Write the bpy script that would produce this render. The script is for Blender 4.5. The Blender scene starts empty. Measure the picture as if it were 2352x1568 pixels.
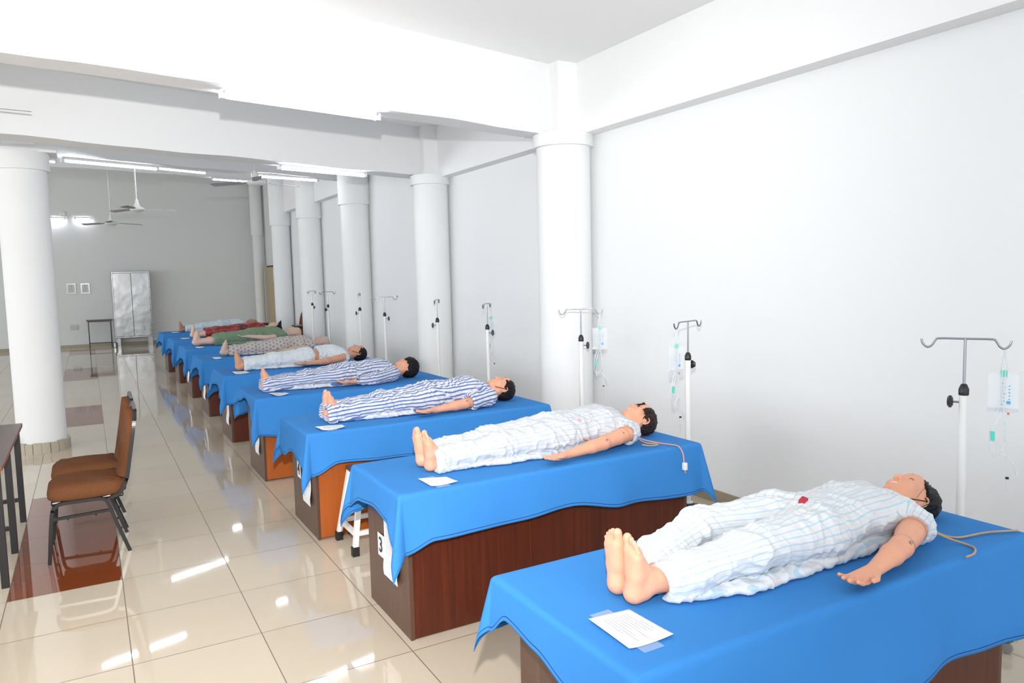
import bpy, bmesh, math, random
import numpy as np
from mathutils import Vector, Matrix
scn = bpy.context.scene
COL = scn.collection
PI = math.pi
rnd = random.Random(7)

# ------------------------------------------------------------------ camera
YAW, PITCH, ROLL, FPX = 0.5167292, 0.0888851, -0.0231756, 1705.57
cyw, syw = math.cos(YAW), math.sin(YAW)
f0 = Vector((syw, cyw, 0)); r0 = Vector((cyw, -syw, 0)); u0 = Vector((0, 0, 1))
fw = f0*math.cos(PITCH) - u0*math.sin(PITCH)
u1 = u0*math.cos(PITCH) + f0*math.sin(PITCH)
rt = r0*math.cos(ROLL) + u1*math.sin(ROLL)
up = -r0*math.sin(ROLL) + u1*math.cos(ROLL)
cam = bpy.data.cameras.new('camera'); camo = bpy.data.objects.new('camera', cam); COL.objects.link(camo)
M = Matrix((rt, up, -fw)).transposed().to_4x4(); M.translation = Vector((0, 0, 1.8))
camo.matrix_world = M
cam.sensor_width = 36; cam.sensor_fit = 'HORIZONTAL'; cam.lens = FPX/2352*36
cam.clip_start = 0.05; cam.clip_end = 200
scn.camera = camo

# ------------------------------------------------------------------ world, flash, exposure
w = bpy.data.worlds.new('world'); scn.world = w; w.use_nodes = True
bg = w.node_tree.nodes['Background']; bg.inputs[0].default_value = (0.86, 0.93, 1.0, 1); bg.inputs[1].default_value = 2.1
# the photographer's flash, just above the lens, aimed down the hall
fl = bpy.data.lights.new('flash', 'SPOT'); flo = bpy.data.objects.new('flash', fl); COL.objects.link(flo)
flo.location = (0, 0, 2.19)
fl.energy = 1030; fl.color = (1.0, 0.985, 0.965); fl.shadow_soft_size = 0.03
fl.spot_size = math.radians(124); fl.spot_blend = 1.0
fd = Vector((math.sin(0.04), math.cos(0.04), 0.04)).normalized()
flo.rotation_euler = (-fd).to_track_quat('Z', 'Y').to_euler()
# added area lamps along the unseen left wall, standing in for window daylight
for wy in (5.2, 16.7):
    al = bpy.data.lights.new('added_left_fill', 'AREA'); alo = bpy.data.objects.new('added_left_fill', al); COL.objects.link(alo)
    al.shape = 'RECTANGLE'; al.size = 11.0; al.size_y = 1.7; al.energy = 330; al.color = (0.93, 0.97, 1.0)
    alo.location = (-8.98, wy, 1.8); alo.rotation_euler = Vector((-1, 0, -0.05)).to_track_quat('Z', 'Y').to_euler()
vs = scn.view_settings
vs.view_transform = 'Standard'; vs.look = 'None'; vs.gamma = 1.0; vs.use_curve_mapping = False; vs.exposure = 0.0

# ------------------------------------------------------------------ material helpers
def s2l(c):
    return tuple(((v/255)/12.92 if v/255 <= 0.04045 else (((v/255)+0.055)/1.055)**2.4) for v in c)
def mat(name, rgb, rough=0.5, metal=0.0, spec=0.5, coat=0.0, emit=None, es=0.0, alpha=1.0, trans=0.0):
    m = bpy.data.materials.new(name); m.use_nodes = True
    b = m.node_tree.nodes['Principled BSDF']
    b.inputs['Base Color'].default_value = (*rgb, 1)
    b.inputs['Roughness'].default_value = rough; b.inputs['Metallic'].default_value = metal
    b.inputs['Specular IOR Level'].default_value = spec
    if coat: b.inputs['Coat Weight'].default_value = coat; b.inputs['Coat Roughness'].default_value = 0.04
    if emit: b.inputs['Emission Color'].default_value = (*emit, 1); b.inputs['Emission Strength'].default_value = es
    if alpha < 1: b.inputs['Alpha'].default_value = alpha
    if trans: b.inputs['Transmission Weight'].default_value = trans
    return m
class NT:
    def __init__(s, m): s.t = m.node_tree; s.b = s.t.nodes['Principled BSDF']
    def n(s, typ, **kw):
        nd = s.t.nodes.new(typ)
        for k, v in kw.items(): setattr(nd, k, v)
        return nd
    def l(s, a, b): s.t.links.new(a, b)
    def val(s, x):
        return x
    def math(s, op, a, b=None, c=None):
        nd = s.n('ShaderNodeMath', operation=op)
        for i, v in enumerate((a, b, c)):
            if v is None: continue
            if isinstance(v, (int, float)): nd.inputs[i].default_value = v
            else: s.l(v, nd.inputs[i])
        return nd.outputs[0]
    def mix(s, f, a, b):
        nd = s.n('ShaderNodeMix', data_type='RGBA')
        if isinstance(f, (int, float)): nd.inputs[0].default_value = f
        else: s.l(f, nd.inputs[0])
        for i, v in ((6, a), (7, b)):
            if isinstance(v, tuple): nd.inputs[i].default_value = (*v, 1)
            else: s.l(v, nd.inputs[i])
        return nd.outputs[2]
    def coord(s, scale=(1, 1, 1), kind='Object'):
        tc = s.n('ShaderNodeTexCoord'); mp = s.n('ShaderNodeMapping'); mp.inputs['Scale'].default_value = scale
        s.l(tc.outputs[kind], mp.inputs[0]); return mp.outputs[0]
    def noise(s, vec, sc, det=3, rough=0.5):
        nd = s.n('ShaderNodeTexNoise'); nd.inputs['Scale'].default_value = sc; nd.inputs['Detail'].default_value = det
        nd.inputs['Roughness'].default_value = rough
        s.l(vec, nd.inputs['Vector']); return nd.outputs['Fac']
    def ramp(s, f, stops):
        nd = s.n('ShaderNodeValToRGB'); e = nd.color_ramp.elements
        while len(e) > 1: e.remove(e[-1])
        e[0].position = stops[0][0]; e[0].color = (*stops[0][1], 1)
        for p, c in stops[1:]:
            x = e.new(p); x.color = (*c, 1)
        s.l(f, nd.inputs[0]); return nd.outputs[0]
    def color(s, c): s.l(c, s.b.inputs['Base Color'])
    def bump(s, h, st=0.2, dist=0.01):
        nd = s.n('ShaderNodeBump'); nd.inputs['Strength'].default_value = st; nd.inputs['Distance'].default_value = dist
        s.l(h, nd.inputs['Height']); s.l(nd.outputs[0], s.b.inputs['Normal'])

def plaster(name, rgb):
    m = mat(name, rgb, 0.75, spec=0.25); t = NT(m); v = t.coord()
    n = t.noise(v, 1.6, 5); t.color(t.mix(t.math('MULTIPLY', n, 0.10), rgb, tuple(c*0.88 for c in rgb)))
    t.bump(t.noise(v, 9, 4), 0.10, 0.01); return m
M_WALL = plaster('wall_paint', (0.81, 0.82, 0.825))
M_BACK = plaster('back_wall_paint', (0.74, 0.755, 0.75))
M_COLM = plaster('column_paint', (0.83, 0.835, 0.83))
M_CEIL = plaster('ceiling_paint', (0.88, 0.88, 0.88))
M_BEAM = plaster('beam_paint', (0.84, 0.845, 0.845))

TX0, TY0, TS = -0.517, 3.254, 0.5909
def floor_mat():
    m = mat('floor_tiles', (0.6, 0.5, 0.4), 0.055, spec=0.62); t = NT(m)
    g = t.n('ShaderNodeNewGeometry'); sp = t.n('ShaderNodeSeparateXYZ'); t.l(g.outputs['Position'], sp.inputs[0])
    X, Y = sp.outputs[0], sp.outputs[1]
    cx = t.math('DIVIDE', t.math('SUBTRACT', X, TX0), TS); cy = t.math('DIVIDE', t.math('SUBTRACT', Y, TY0), TS)
    ix = t.math('FLOOR', cx); iy = t.math('FLOOR', cy)
    def edge(c):
        fr = t.math('FRACT', c); a = t.math('MINIMUM', fr, t.math('SUBTRACT', 1.0, fr)); return a
    e = t.math('MINIMUM', edge(cx), edge(cy)); line = t.math('LESS_THAN', e, 0.0042)
    wn = t.n('ShaderNodeTexWhiteNoise', noise_dimensions='2D'); cb = t.n('ShaderNodeCombineXYZ')
    t.l(ix, cb.inputs[0]); t.l(iy, cb.inputs[1]); t.l(cb.outputs[0], wn.inputs['Vector'])
    nz = t.noise(g.outputs['Position'], 2.2, 5)
    base = t.mix(wn.outputs[0], (0.59, 0.50, 0.39), (0.63, 0.54, 0.425))
    base = t.mix(t.math('MULTIPLY', nz, 0.35), base, (0.52, 0.44, 0.34))
    # red strips: one column of tiles, four tiles long, every ten tiles
    rx = t.math('COMPARE', ix, 0.0, 0.1)
    k = t.math('FLOORED_MODULO', t.math('SUBTRACT', iy, 3.0), 9.5)
    red = t.math('MULTIPLY', rx, t.math('LESS_THAN', k, 3.5))
    base = t.mix(red, base, (0.20, 0.045, 0.012))
    base = t.mix(t.math('MULTIPLY', line, 0.9), base, (0.13, 0.11, 0.085))
    t.color(base)
    t.l(t.math('ADD', t.math('MULTIPLY', line, 0.4), t.math('ADD', 0.02, t.math('MULTIPLY', nz, 0.03))), t.b.inputs['Roughness'])
    nb = t.noise(g.outputs['Position'], 1.1, 2)
    bp = t.math('ADD', t.math('MULTIPLY', nb, 0.5), t.math('MULTIPLY', line, -0.10))
    t.bump(bp, 0.035, 0.01)
    return m
M_FLOOR = floor_mat()
def wood(name, a, b, axis='z', rough=0.35, sc=1.0):
    m = mat(name, a, rough, spec=0.4); t = NT(m)
    s = {'z': (30, 30, 1.2), 'x': (1.2, 30, 30), 'y': (30, 1.2, 30)}[axis]
    v = t.coord(tuple(q*sc for q in s)); n = t.noise(v, 1.5, 6, 0.6); n2 = t.noise(t.coord(tuple(q*.2 for q in s)), 1.5, 3)
    f = t.math('ADD', t.math('MULTIPLY', n, 0.7), t.math('MULTIPLY', n2, 0.3))
    t.color(t.ramp(f, [(0.30, b), (0.68, a)])); return m
M_RED = wood('red_brown_laminate', (0.112, 0.020, 0.007), (0.048, 0.010, 0.0045))
M_DARK = wood('dark_brown_laminate', (0.125, 0.062, 0.040), (0.072, 0.036, 0.024))
M_ORANGE = wood('orange_board', (0.42, 0.10, 0.014), (0.34, 0.078, 0.011), rough=0.4)
M_TOPB = wood('table_top_laminate', (0.11, 0.055, 0.042), (0.07, 0.034, 0.026), 'y', rough=0.3)
def cloth_blue():
    m = mat('blue_cloth', (0.06, 0.27, 0.70), 0.85, spec=0.15); t = NT(m)
    v = t.coord(); n = t.noise(v, 2.5, 4)
    at = t.n('ShaderNodeAttribute', attribute_name='hem')
    a = at.outputs['Fac']
    st = t.math('MULTIPLY', t.math('GREATER_THAN', a, 0.013), t.math('LESS_THAN', a, 0.017))
    c = t.mix(n, (0.038, 0.205, 0.545), (0.046, 0.228, 0.58))
    t.color(t.mix(t.math('MULTIPLY', st, 0.85), c, (0.012, 0.04, 0.16)))
    t.bump(t.noise(v, 350, 2), 0.12, 0.002)
    return m
M_CLOTH = cloth_blue()
M_PAPER = mat('paper', (0.86, 0.87, 0.90), 0.7, spec=0.2)
M_INK = mat('ink', (0.03, 0.03, 0.035), 0.6)
M_GINK = mat('faint_print', (0.42, 0.43, 0.46), 0.7)
M_TAPE = mat('clear_tape', (0.75, 0.85, 0.97), 0.15, alpha=0.16)
M_WPAINT = mat('white_enamel', (0.84, 0.83, 0.80), 0.28, spec=0.5)
M_STEEL = mat('polished_steel', (0.33, 0.34, 0.36), 0.22, metal=1.0)
M_BLACK = mat('black_plastic', (0.012, 0.012, 0.014), 0.35)
M_BMETAL = mat('black_painted_steel', (0.014, 0.013, 0.013), 0.28, spec=0.5)
M_RUBBER = mat('black_rubber', (0.01, 0.01, 0.01), 0.6)
M_CASTER = mat('grey_caster', (0.28, 0.27, 0.25), 0.5)
M_TEAL = mat('teal_plastic', (0.10, 0.66, 0.55), 0.35)
M_ORG = mat('orange_cap', (0.75, 0.22, 0.06), 0.4)
M_CLEAR = mat('clear_vinyl', (0.86, 0.90, 0.93), 0.18, alpha=0.33)
M_VTUBE = mat('clear_tubing', (0.80, 0.85, 0.87), 0.2, alpha=0.6)
M_BLUEPR = mat('blue_print', (0.10, 0.38, 0.75), 0.5)
M_TUBE = mat('lit_tube', (1, 1, 1), 0.4, emit=(0.86, 0.92, 1.0), es=60.0)
M_FIX = mat('lamp_batten', (0.80, 0.80, 0.82), 0.4)
M_FANW = mat('fan_white', (0.70, 0.70, 0.68), 0.4)
M_FANB = mat('fan_blade_grey', (0.36, 0.355, 0.345), 0.45)
M_SKIRT = mat('skirting_tile', (0.33, 0.28, 0.19), 0.3)
M_SKIRT2 = mat('column_base_tile', (0.44, 0.39, 0.31), 0.4)
M_DOOR = mat('door_cream', (0.50, 0.41, 0.26), 0.5)
M_BROWN = mat('door_edge', (0.08, 0.05, 0.04), 0.6)
def fabric_brown():
    m = mat('brown_upholstery', (0.25, 0.10, 0.04), 0.9, spec=0.1); t = NT(m); v = t.coord((60, 8, 60))
    n = t.noise(v, 3, 4); t.color(t.mix(n, (0.115, 0.043, 0.018), (0.19, 0.078, 0.034)))
    t.bump(n, 0.2, 0.004); return m
M_FAB = fabric_brown()
def steelcab():
    m = mat('stainless_sheet', (0.55, 0.56, 0.56), 0.28, metal=0.85); t = NT(m)
    v = t.coord((1, 1, 1)); n = t.noise(v, 2.6, 4, 0.6)
    t.color(t.mix(n, (0.26, 0.27, 0.27), (0.45, 0.46, 0.46)))
    t.l(t.math('ADD', 0.16, t.math('MULTIPLY', n, 0.28)), t.b.inputs['Roughness'])
    t.bump(t.noise(v, 2.2, 2), 0.22, 0.05); return m
M_CAB = steelcab()

# ------------------------------------------------------------------ object helpers
def link(o, parent=None, loc=None, rot=None):
    COL.objects.link(o)
    if parent: o.parent = parent
    if loc is not None: o.location = loc
    if rot is not None: o.rotation_euler = rot
    return o
def props(o, label=None, cat=None, group=None, kind=None):
    if label: o['label'] = label
    if cat: o['category'] = cat
    if group: o['group'] = group
    if kind: o['kind'] = kind
    return o
def thing(name, label, cat, loc=(0, 0, 0), rz=0, group=None):
    o = bpy.data.objects.new(name, None); o.empty_display_size = 0.1
    link(o, None, loc, (0, 0, rz)); return props(o, label, cat, group)
class MB:
    """collects polygons of one mesh"""
    def __init__(s): s.v = []; s.f = []
    def add(s, vs_, fs_):
        o = len(s.v); s.v += [tuple(p) for p in vs_]; s.f += [tuple(i+o for i in f) for f in fs_]; return s
    def box(s, x0, x1, y0, y1, z0, z1, b=0.0):
        bm = bmesh.new(); bmesh.ops.create_cube(bm, size=1)
        for v in bm.verts: v.co = Vector(((x0+x1)/2+v.co.x*(x1-x0), (y0+y1)/2+v.co.y*(y1-y0), (z0+z1)/2+v.co.z*(z1-z0)))
        if b > 0: bmesh.ops.bevel(bm, geom=bm.edges[:], offset=b, segments=2, affect='EDGES', profile=0.6)
        return s.frombm(bm)
    def frombm(s, bm):
        bm.verts.ensure_lookup_table(); bm.verts.index_update()
        s.add([v.co[:] for v in bm.verts], [[v.index for v in f.verts] for f in bm.faces]); bm.free(); return s
    def tube(s, pts, r, n=10, cap=True):
        pts = [Vector(p) for p in pts]; rs = r if isinstance(r, (list, tuple)) else [r]*len(pts)
        rings = []; prev = None
        for i, p in enumerate(pts):
            d = (pts[min(i+1, len(pts)-1)]-pts[max(i-1, 0)]).normalized()
            if prev is None:
                a = Vector((0, 0, 1)) if abs(d.z) < 0.9 else Vector((1, 0, 0)); prev = d.cross(a).normalized()
            prev = (prev - d*prev.dot(d)).normalized(); q = d.cross(prev)
            rings.append([p+(prev*math.cos(2*PI*k/n)+q*math.sin(2*PI*k/n))*rs[i] for k in range(n)])
        vs_ = [v for rg in rings for v in rg]; fs_ = []
        for i in range(len(pts)-1):
            for k in range(n):
                k2 = (k+1) % n; fs_.append((i*n+k, i*n+k2, (i+1)*n+k2, (i+1)*n+k))
        if cap: fs_.append(tuple(range(n))[::-1]); fs_.append(tuple((len(pts)-1)*n+k for k in range(n)))
        return s.add(vs_, fs_)
    def bar(s, pts, wx, wz):
        """rectangular section bar along pts (width wx sideways, wz up)"""
        pts = [Vector(p) for p in pts]; rings = []
        for i, p in enumerate(pts):
            d = (pts[min(i+1, len(pts)-1)]-pts[max(i-1, 0)]).normalized()
            a = Vector((0, 0, 1)) if abs(d.z) < 0.95 else Vector((1, 0, 0))
            q = d.cross(a).normalized(); e = q.cross(d).normalized()
            rings += [p+q*wx/2+e*wz/2, p-q*wx/2+e*wz/2, p-q*wx/2-e*wz/2, p+q*wx/2-e*wz/2]
        fs_ = []
        for i in range(len(pts)-1):
            for k in range(4): fs_.append((i*4+k, i*4+(k+1) % 4, i*4+4+(k+1) % 4, i*4+4+k))
        m = (len(pts)-1)*4; fs_ += [(3, 2, 1, 0), (m, m+1, m+2, m+3)]
        return s.add(rings, fs_)
    def lathe(s, prof, n=32, c=(0, 0, 0), a0=0, a1=2*PI):
        full = abs(a1-a0-2*PI) < 1e-6; m = n if full else n+1; vs_ = []
        for (r, z) in prof:
            for k in range(m):
                a = a0+(a1-a0)*k/n; vs_.append((c[0]+r*math.cos(a), c[1]+r*math.sin(a), c[2]+z))
        fs_ = []
        for i in range(len(prof)-1):
            for k in range(n):
                k2 = (k+1) % m; fs_.append((i*m+k, i*m+k2, (i+1)*m+k2, (i+1)*m+k))
        if full: fs_.append(tuple(range(m))[::-1]); fs_.append(tuple((len(prof)-1)*m+k for k in range(m)))
        return s.add(vs_, fs_)
    def prism(s, poly, z0, z1):
        n = len(poly); vs_ = [(x, y, z0) for x, y in poly]+[(x, y, z1) for x, y in poly]
        fs_ = [tuple(range(n))[::-1], tuple(range(n, 2*n))]+[(k, (k+1) % n, n+(k+1) % n, n+k) for k in range(n)]
        return s.add(vs_, fs_)
    def build(s, name, m, parent=None, loc=None, rot=None, smooth=False, ang=None):
        me = bpy.data.meshes.new(name); me.from_pydata(s.v, [], s.f); me.materials.append(m); me.update()
        bm = bmesh.new(); bm.from_mesh(me); bmesh.ops.recalc_face_normals(bm, faces=bm.faces[:]); bm.to_mesh(me); bm.free()
        if smooth:
            me.polygons.foreach_set('use_smooth', [True]*len(me.polygons))
            try: me.set_sharp_from_angle(angle=math.radians(ang or 40))
            except Exception: pass
        return link(bpy.data.objects.new(name, me), parent, loc, rot)
def struct(o): o['kind'] = 'structure'; return o
def copy_tree(o, parent=None):
    c = o.copy(); COL.objects.link(c); c.parent = parent
    for ch in [x for x in list(bpy.data.objects) if x.parent == o]: copy_tree(ch, c)
    return c
def bez(pts, n=8):
    """Catmull-Rom through pts"""
    P = [Vector(p) for p in pts]; P = [P[0]*2-P[1]]+P+[P[-1]*2-P[-2]]; out = []
    for i in range(1, len(P)-2):
        for k in range(n):
            t = k/n; a, b, c, d = P[i-1], P[i], P[i+1], P[i+2]
            out.append(0.5*((2*b)+(c-a)*t+(2*a-5*b+4*c-d)*t*t+(3*b-a-3*c+d)*t**3))
    out.append(P[-2]); return out

# ================================================================== the setting
WX = 4.155
struct(MB().box(-9.2, 6.0, -3.5, 25.0, -0.12, 0.0).build('floor', M_FLOOR))
struct(MB().box(WX, WX+0.25, -3.5, 19.0, 0, 5.4).build('wall_right', M_WALL))
struct(MB().box(4.95, 5.15, 18.8, 25.0, 0, 5.4).box(WX+0.25, 4.95, 18.8, 19.0, 0, 5.4).build('wall_right_far', M_WALL))
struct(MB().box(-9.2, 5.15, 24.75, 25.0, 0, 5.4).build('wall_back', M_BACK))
# left wall, outside the frame, with invented window openings to let sky light in
lw = MB()
ys = [-3.5]+[v for k in range(5) for v in (-1.5+k*4.8, 1.5+k*4.8)]+[25.0]
for i in range(0, len(ys), 2): lw.box(-9.2, -9.0, ys[i], ys[i+1], 0, 5.4)
for i in range(1, len(ys)-1, 2):
    lw.box(-9.2, -9.0, ys[i], ys[i+1], 0, 0.9); lw.box(-9.2, -9.0, ys[i], ys[i+1], 2.7, 5.4)
struct(lw.build('wall_left', M_WALL))
# ceilings: low near bays, higher hall beyond the second beam
def skew(x, y0, k): return y0+(x-4.2)*k
def slab(x0, x1, ya, ka, yb, kb, z0, z1, step=0.0):
    return MB().prism([(x0, skew(x0, ya, ka)), (x1, skew(x1, ya, ka)), (x1, skew(x1, yb, kb)), (x0, skew(x0, yb, kb))], z0, z1)
struct(slab(-9.2, WX, -3.5, 0.0, 9.6, .28, 3.71, 3.86).build('ceiling', M_CEIL))
struct(MB().box(-9.2, 5.15, 5.0, 25.0, 5.15, 5.4).build('ceiling_high', M_CEIL))
def wavy_beam(name, ya, k, wd, z0, z1, x0=-9.0, x1=4.25, amp=0.006):
    n = 60; v = []; f = []
    for i in range(n+1):
        x = x0+(x1-x0)*i/n; y = skew(x, ya, k)
        d = amp*(math.sin(x*3.1+ya)+0.6*math.sin(x*7.3+1+ya))
        v += [(x, y, z0+d), (x, y, z1), (x, y+wd, z1), (x, y+wd, z0+d*0.5)]
    for i in range(n):
        a = i*4; b = a+4
        for q in range(4): f.append((a+q, a+(q+1) % 4, b+(q+1) % 4, b+q))
    f += [(0, 1, 2, 3), (4*n+3, 4*n+2, 4*n+1, 4*n)]
    o = MB().add(v, f).build(name, M_BEAM); return struct(o)
wavy_beam('trim_1', 5.955, 0.215, 0.25, 3.08, 3.80)
wavy_beam('trim_2', 9.12, 0.28, 0.34, 3.105, 3.80)
struct(slab(-9.2, WX, 9.48, .28, 9.58, .28, 3.60, 5.30).build('wall_bulkhead', M_WALL))
wavy_beam('trim_3', 12.50, 0.26, 0.25, 3.47, 5.3)
wavy_beam('trim_4', 16.55, 0.30, 0.25, 4.03, 5.3)
wavy_beam('trim_5', 19.15, 0.20, 0.25, 4.26, 5.3, x1=4.9)
# beams along the right wall between the columns
struct(MB().box(4.0, WX, -3.5, 5.85, 3.07, 3.80).build('trim_6', M_BEAM))
struct(MB().box(4.0, WX, 5.95, 9.0, 3.07, 3.80).build('trim_7', M_BEAM))
struct(MB().box(4.0, WX, 12.0, 14.9, 3.33, 5.3).build('trim_8', M_BEAM))
struct(MB().box(4.0, WX, 15.0, 17.8, 3.35, 5.3).build('trim_9', M_BEAM))
# skirting
sk = MB().box(-9.0, 4.95, 24.735, 24.75, 0, 0.095).build('baseboard_back', M_SKIRT); struct(sk)
sk = MB().box(WX-0.012, WX, -3.5, 19.0, 0, 0.10).build('baseboard_right', M_SKIRT); struct(sk)
# columns with round capitals
def column(x, y, r, cap0, cap1, top, name='column', base=False, mt=None, label=''):
    t = thing(name, label, 'column', (x, y, 0), 0, 'round columns')
    MB().lathe([(r, 0), (r, cap0+0.02)], 64).build('shaft', mt or M_COLM, t, smooth=True)
    MB().lathe([(r+0.004, cap0), (r+0.032, cap0+0.002), (r+0.032, cap1)], 64).build('capital', mt or M_COLM, t, smooth=True)
    MB().box(-0.14, 0.14, -0.14, 0.14, cap1-0.02, top).build('neck', M_BEAM, t)
    if base: MB().box(-0.16, 0.34, -0.20, 0.24, cap1-0.005, cap1+0.05).build('top_plate', M_BEAM, t)
    if base:
        b = MB(); n = 20
        for k in range(n):
            a0 = 2*PI*k/n+0.012; a1 = 2*PI*(k+1)/n-0.012; rr = r+0.03; h = 0.115+0.006*math.sin(k*2.3)
            pts = [(rr*math.cos(a0+(a1-a0)*q/3), rr*math.sin(a0+(a1-a0)*q/3)) for q in range(4)]
            pin = [((r-.01)*math.cos(a0+(a1-a0)*q/3), (r-.01)*math.sin(a0+(a1-a0)*q/3)) for q in range(4)][::-1]
            b.prism(pts+pin, 0, h)
        b.build('base_tiles', M_SKIRT2, t)
    return struct_col(t)
def struct_col(t): return t
column(3.93, 5.87, 0.25, 2.96, 3.075, 3.75, label='bright round wall column, the nearest one on the right wall')
column(3.95, 9.00, 0.225, 2.98, 3.10, 3.75, label='round wall column second from the camera, behind the table with the curly wig mannequin')
column(3.95, 12.15, 0.235, 3.02, 4.3, 5.18, label='third round wall column from the camera, with the edge-on drip stand before it')
column(3.95, 15.05, 0.225, 3.02, 4.3, 5.18, label='fourth round wall column from the camera, hiding part of the far study table')
column(3.95, 17.60, 0.205, 3.05, 4.3, 5.18, label='fifth round wall column from the camera, just right of the cream door')
column(4.72, 24.3, 0.145, 3.22, 4.8, 5.18, label='farthest round column in the corner by the back wall')
column(-0.535, 9.62, 0.237, 3.03, 3.22, 3.66, base=True, label='free-standing white round column with a tiled base at the left of the aisle')

wi = MB().tube(bez([(3.60, 6.02, 3.085), (3.575, 6.0, 3.06), (3.53, 5.99, 3.045)], 4), .003, 6).build('cable_end', M_FIX, None, None, None, True)
props(wi, 'short white cable end poking out under the nearest cross beam by the column', 'cable')
# door in the far right wall
dr = MB().box(4.93, 4.952, 22.3, 24.12, 0, 2.27).build('door_1', M_BROWN); struct(dr)
struct(MB().box(4.905, 4.948, 22.3, 24.02, 0.03, 2.22).build('door_2', M_DOOR))
f_ = MB(); f_.box(4.90, 4.95, 24.12, 24.26, 0, 2.30)
struct(f_.build('trim_10', mat('door_frame', (0.62, 0.58, 0.47), 0.5)))
lt = MB()
for k in range(9): lt.box(4.895, 4.906, 23.02+0.02*(k % 3), 23.10+0.02*((k*2) % 3), 1.78+0.042*k, 1.80+0.042*k)
lt = lt.build('door_notice', M_PAPER); props(lt, 'small white lettering strip near the top of the cream door', 'notice')

# ================================================================== fluorescent tubes
def tube_light(a, b, label, group='fluorescent tubes under the beams', r=0.014, hang=0):
    a, b = Vector(a), Vector(b); c = (a+b)/2; d = (b-a); L = d.length
    t = thing('fluorescent_light', label, 'light', c, math.atan2(d.y, d.x), group)
    MB().box(-L/2, L/2, -0.018, 0.022, 0.018, 0.055).build('batten', M_FIX, t)
    MB().tube([(-L/2+0.03, 0, 0), (L/2-0.03, 0, 0)], r, 12).build('tube', M_TUBE, t, smooth=True)
    for sx in (-1, 1): MB().box(sx*L/2-0.018, sx*L/2+0.018, -0.018, 0.018, -0.016, 0.04).build('lamp_holder', M_FIX, t)
    if hang:
        for sx in (-1, 1): MB().box(sx*L*.35-0.008, sx*L*.35+0.008, 0.0, 0.016, 0.05, hang).build('hanger_rod', M_FIX, t)
    return t
tube_light((0.864, 5.36, 3.035), (2.04, 5.62, 3.035), 'long lit tube under the front edge of the nearest cross beam')
tube_light((1.963, 8.66, 3.06), (3.06, 8.95, 3.06), 'lit tube under the second cross beam, above the bed with the fourth mannequin')
tube_light((-0.17, 11.26, 3.39), (0.965, 11.66, 3.40), 'lit tube running right from the free-standing column, under the third beam')
tube_light((2.33, 12.10, 3.42), (3.40, 12.32, 3.42), 'lit tube directly behind the nearest whole ceiling fan')
tube_light((1.05, 15.55, 3.95), (2.20, 16.03, 3.965), 'lit tube further right in the line from the free-standing column')
tube_light((2.70, 18.82, 4.20), (3.80, 19.03, 4.20), 'lit tube left of the fan motor, the farthest on the ceiling beams')
tube_light((-1.5, 14.9, 3.93), (-0.33, 15.25, 3.93), 'lit tube peeking out right of the free-standing column capital')
t = tube_light((-1.60, 24.69, 3.67), (-0.42, 24.69, 3.675), 'lit tube high on the back wall, left one beside the column', 'tubes on the back wall')
t = tube_light((-0.18, 24.69, 3.685), (0.235, 24.69, 3.688), 'short lit tube high on the back wall left of the far fan', 'tubes on the back wall')
v = MB().lathe([(0.02, -0.03), (0.075, -0.03), (0.08, 0.0), (0.055, 0.012), (0.05, 0.0), (0.02, 0.0)], 24).build('wall_speaker', M_FIX, None, (-0.47, 24.72, 3.82), (PI/2, 0, 0), True)
props(v, 'small round white fitting on the back wall above the left wall tube', 'fitting')

for q, x in enumerate((-3.2, -0.6, 2.0)):  # added tubes, out of view, to brighten the near end of the room
    tube_light((x, -1.6, 3.60), (x+1.25, -1.6, 3.60), ('left', 'middle', 'right')[q]+' of three lit tubes added as fill on the ceiling behind the viewpoint', 'added fill tubes behind the viewpoint')
# ================================================================== ceiling fans
def fan(loc, ztop, rz, label, droop=0.02):
    t = thing('ceiling_fan', label, 'fan', loc, rz, 'ceiling fans')
    MB().lathe([(0.0, -0.055), (0.05, -0.052), (0.11, -0.035), (0.128, -0.012), (0.125, 0.01), (0.10, 0.03), (0.055, 0.05), (0.045, 0.09), (0.03, 0.12), (0.03, 0.16), (0.012, 0.19)], 32).build('motor', M_FANW, t, smooth=True)
    MB().tube([(0, 0, 0.15), (0, 0, ztop-loc[2])], 0.012, 10).build('downrod', M_FANW, t, smooth=True)
    MB().lathe([(0.0, -0.10), (0.05, -0.09), (0.062, 0.0)], 20, (0, 0, ztop-loc[2])).build('canopy', M_FANW, t, smooth=True)
    for k in range(3):
        a = 2*PI*k/3
        b = MB(); pts = [(0.11, 0.022), (0.2, 0.03), (0.24, 0.062), (0.66, 0.072), (0.69, 0.05), (0.70, 0.0), (0.69, -0.05), (0.66, -0.06), (0.24, -0.055), (0.2, -0.03), (0.11, -0.022)]
        vs_ = [(x, y, (y*0.22)-droop*(x-0.1)+0.002) for x, y in pts]+[(x, y, (y*0.22)-droop*(x-0.1)-0.002) for x, y in pts]
        n = len(pts); b.add(vs_, [tuple(range(n)), tuple(range(n, 2*n))[::-1]]+[(i, (i+1) % n, n+(i+1) % n, n+i) for i in range(n)])
        b.build('blade', M_FANB, t, None, (0, 0, a))
    return t
fan((2.19, 11.15, 3.21), 5.16, 0.35, 'nearest whole ceiling fan, hanging in front of the lit tubes')
fan((0.925, 16.0, 3.225), 5.16, 0.12, 'ceiling fan on a long white rod above the steel cabinet')
fan((0.556, 19.0, 3.17), 5.16, 0.40, 'ceiling fan on a long grey rod left of and lower than its neighbour')
fan((-1.00, 7.30, 3.23), 3.71, 0.02, 'ceiling fan mostly out of frame, one blade at the left edge')
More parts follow.
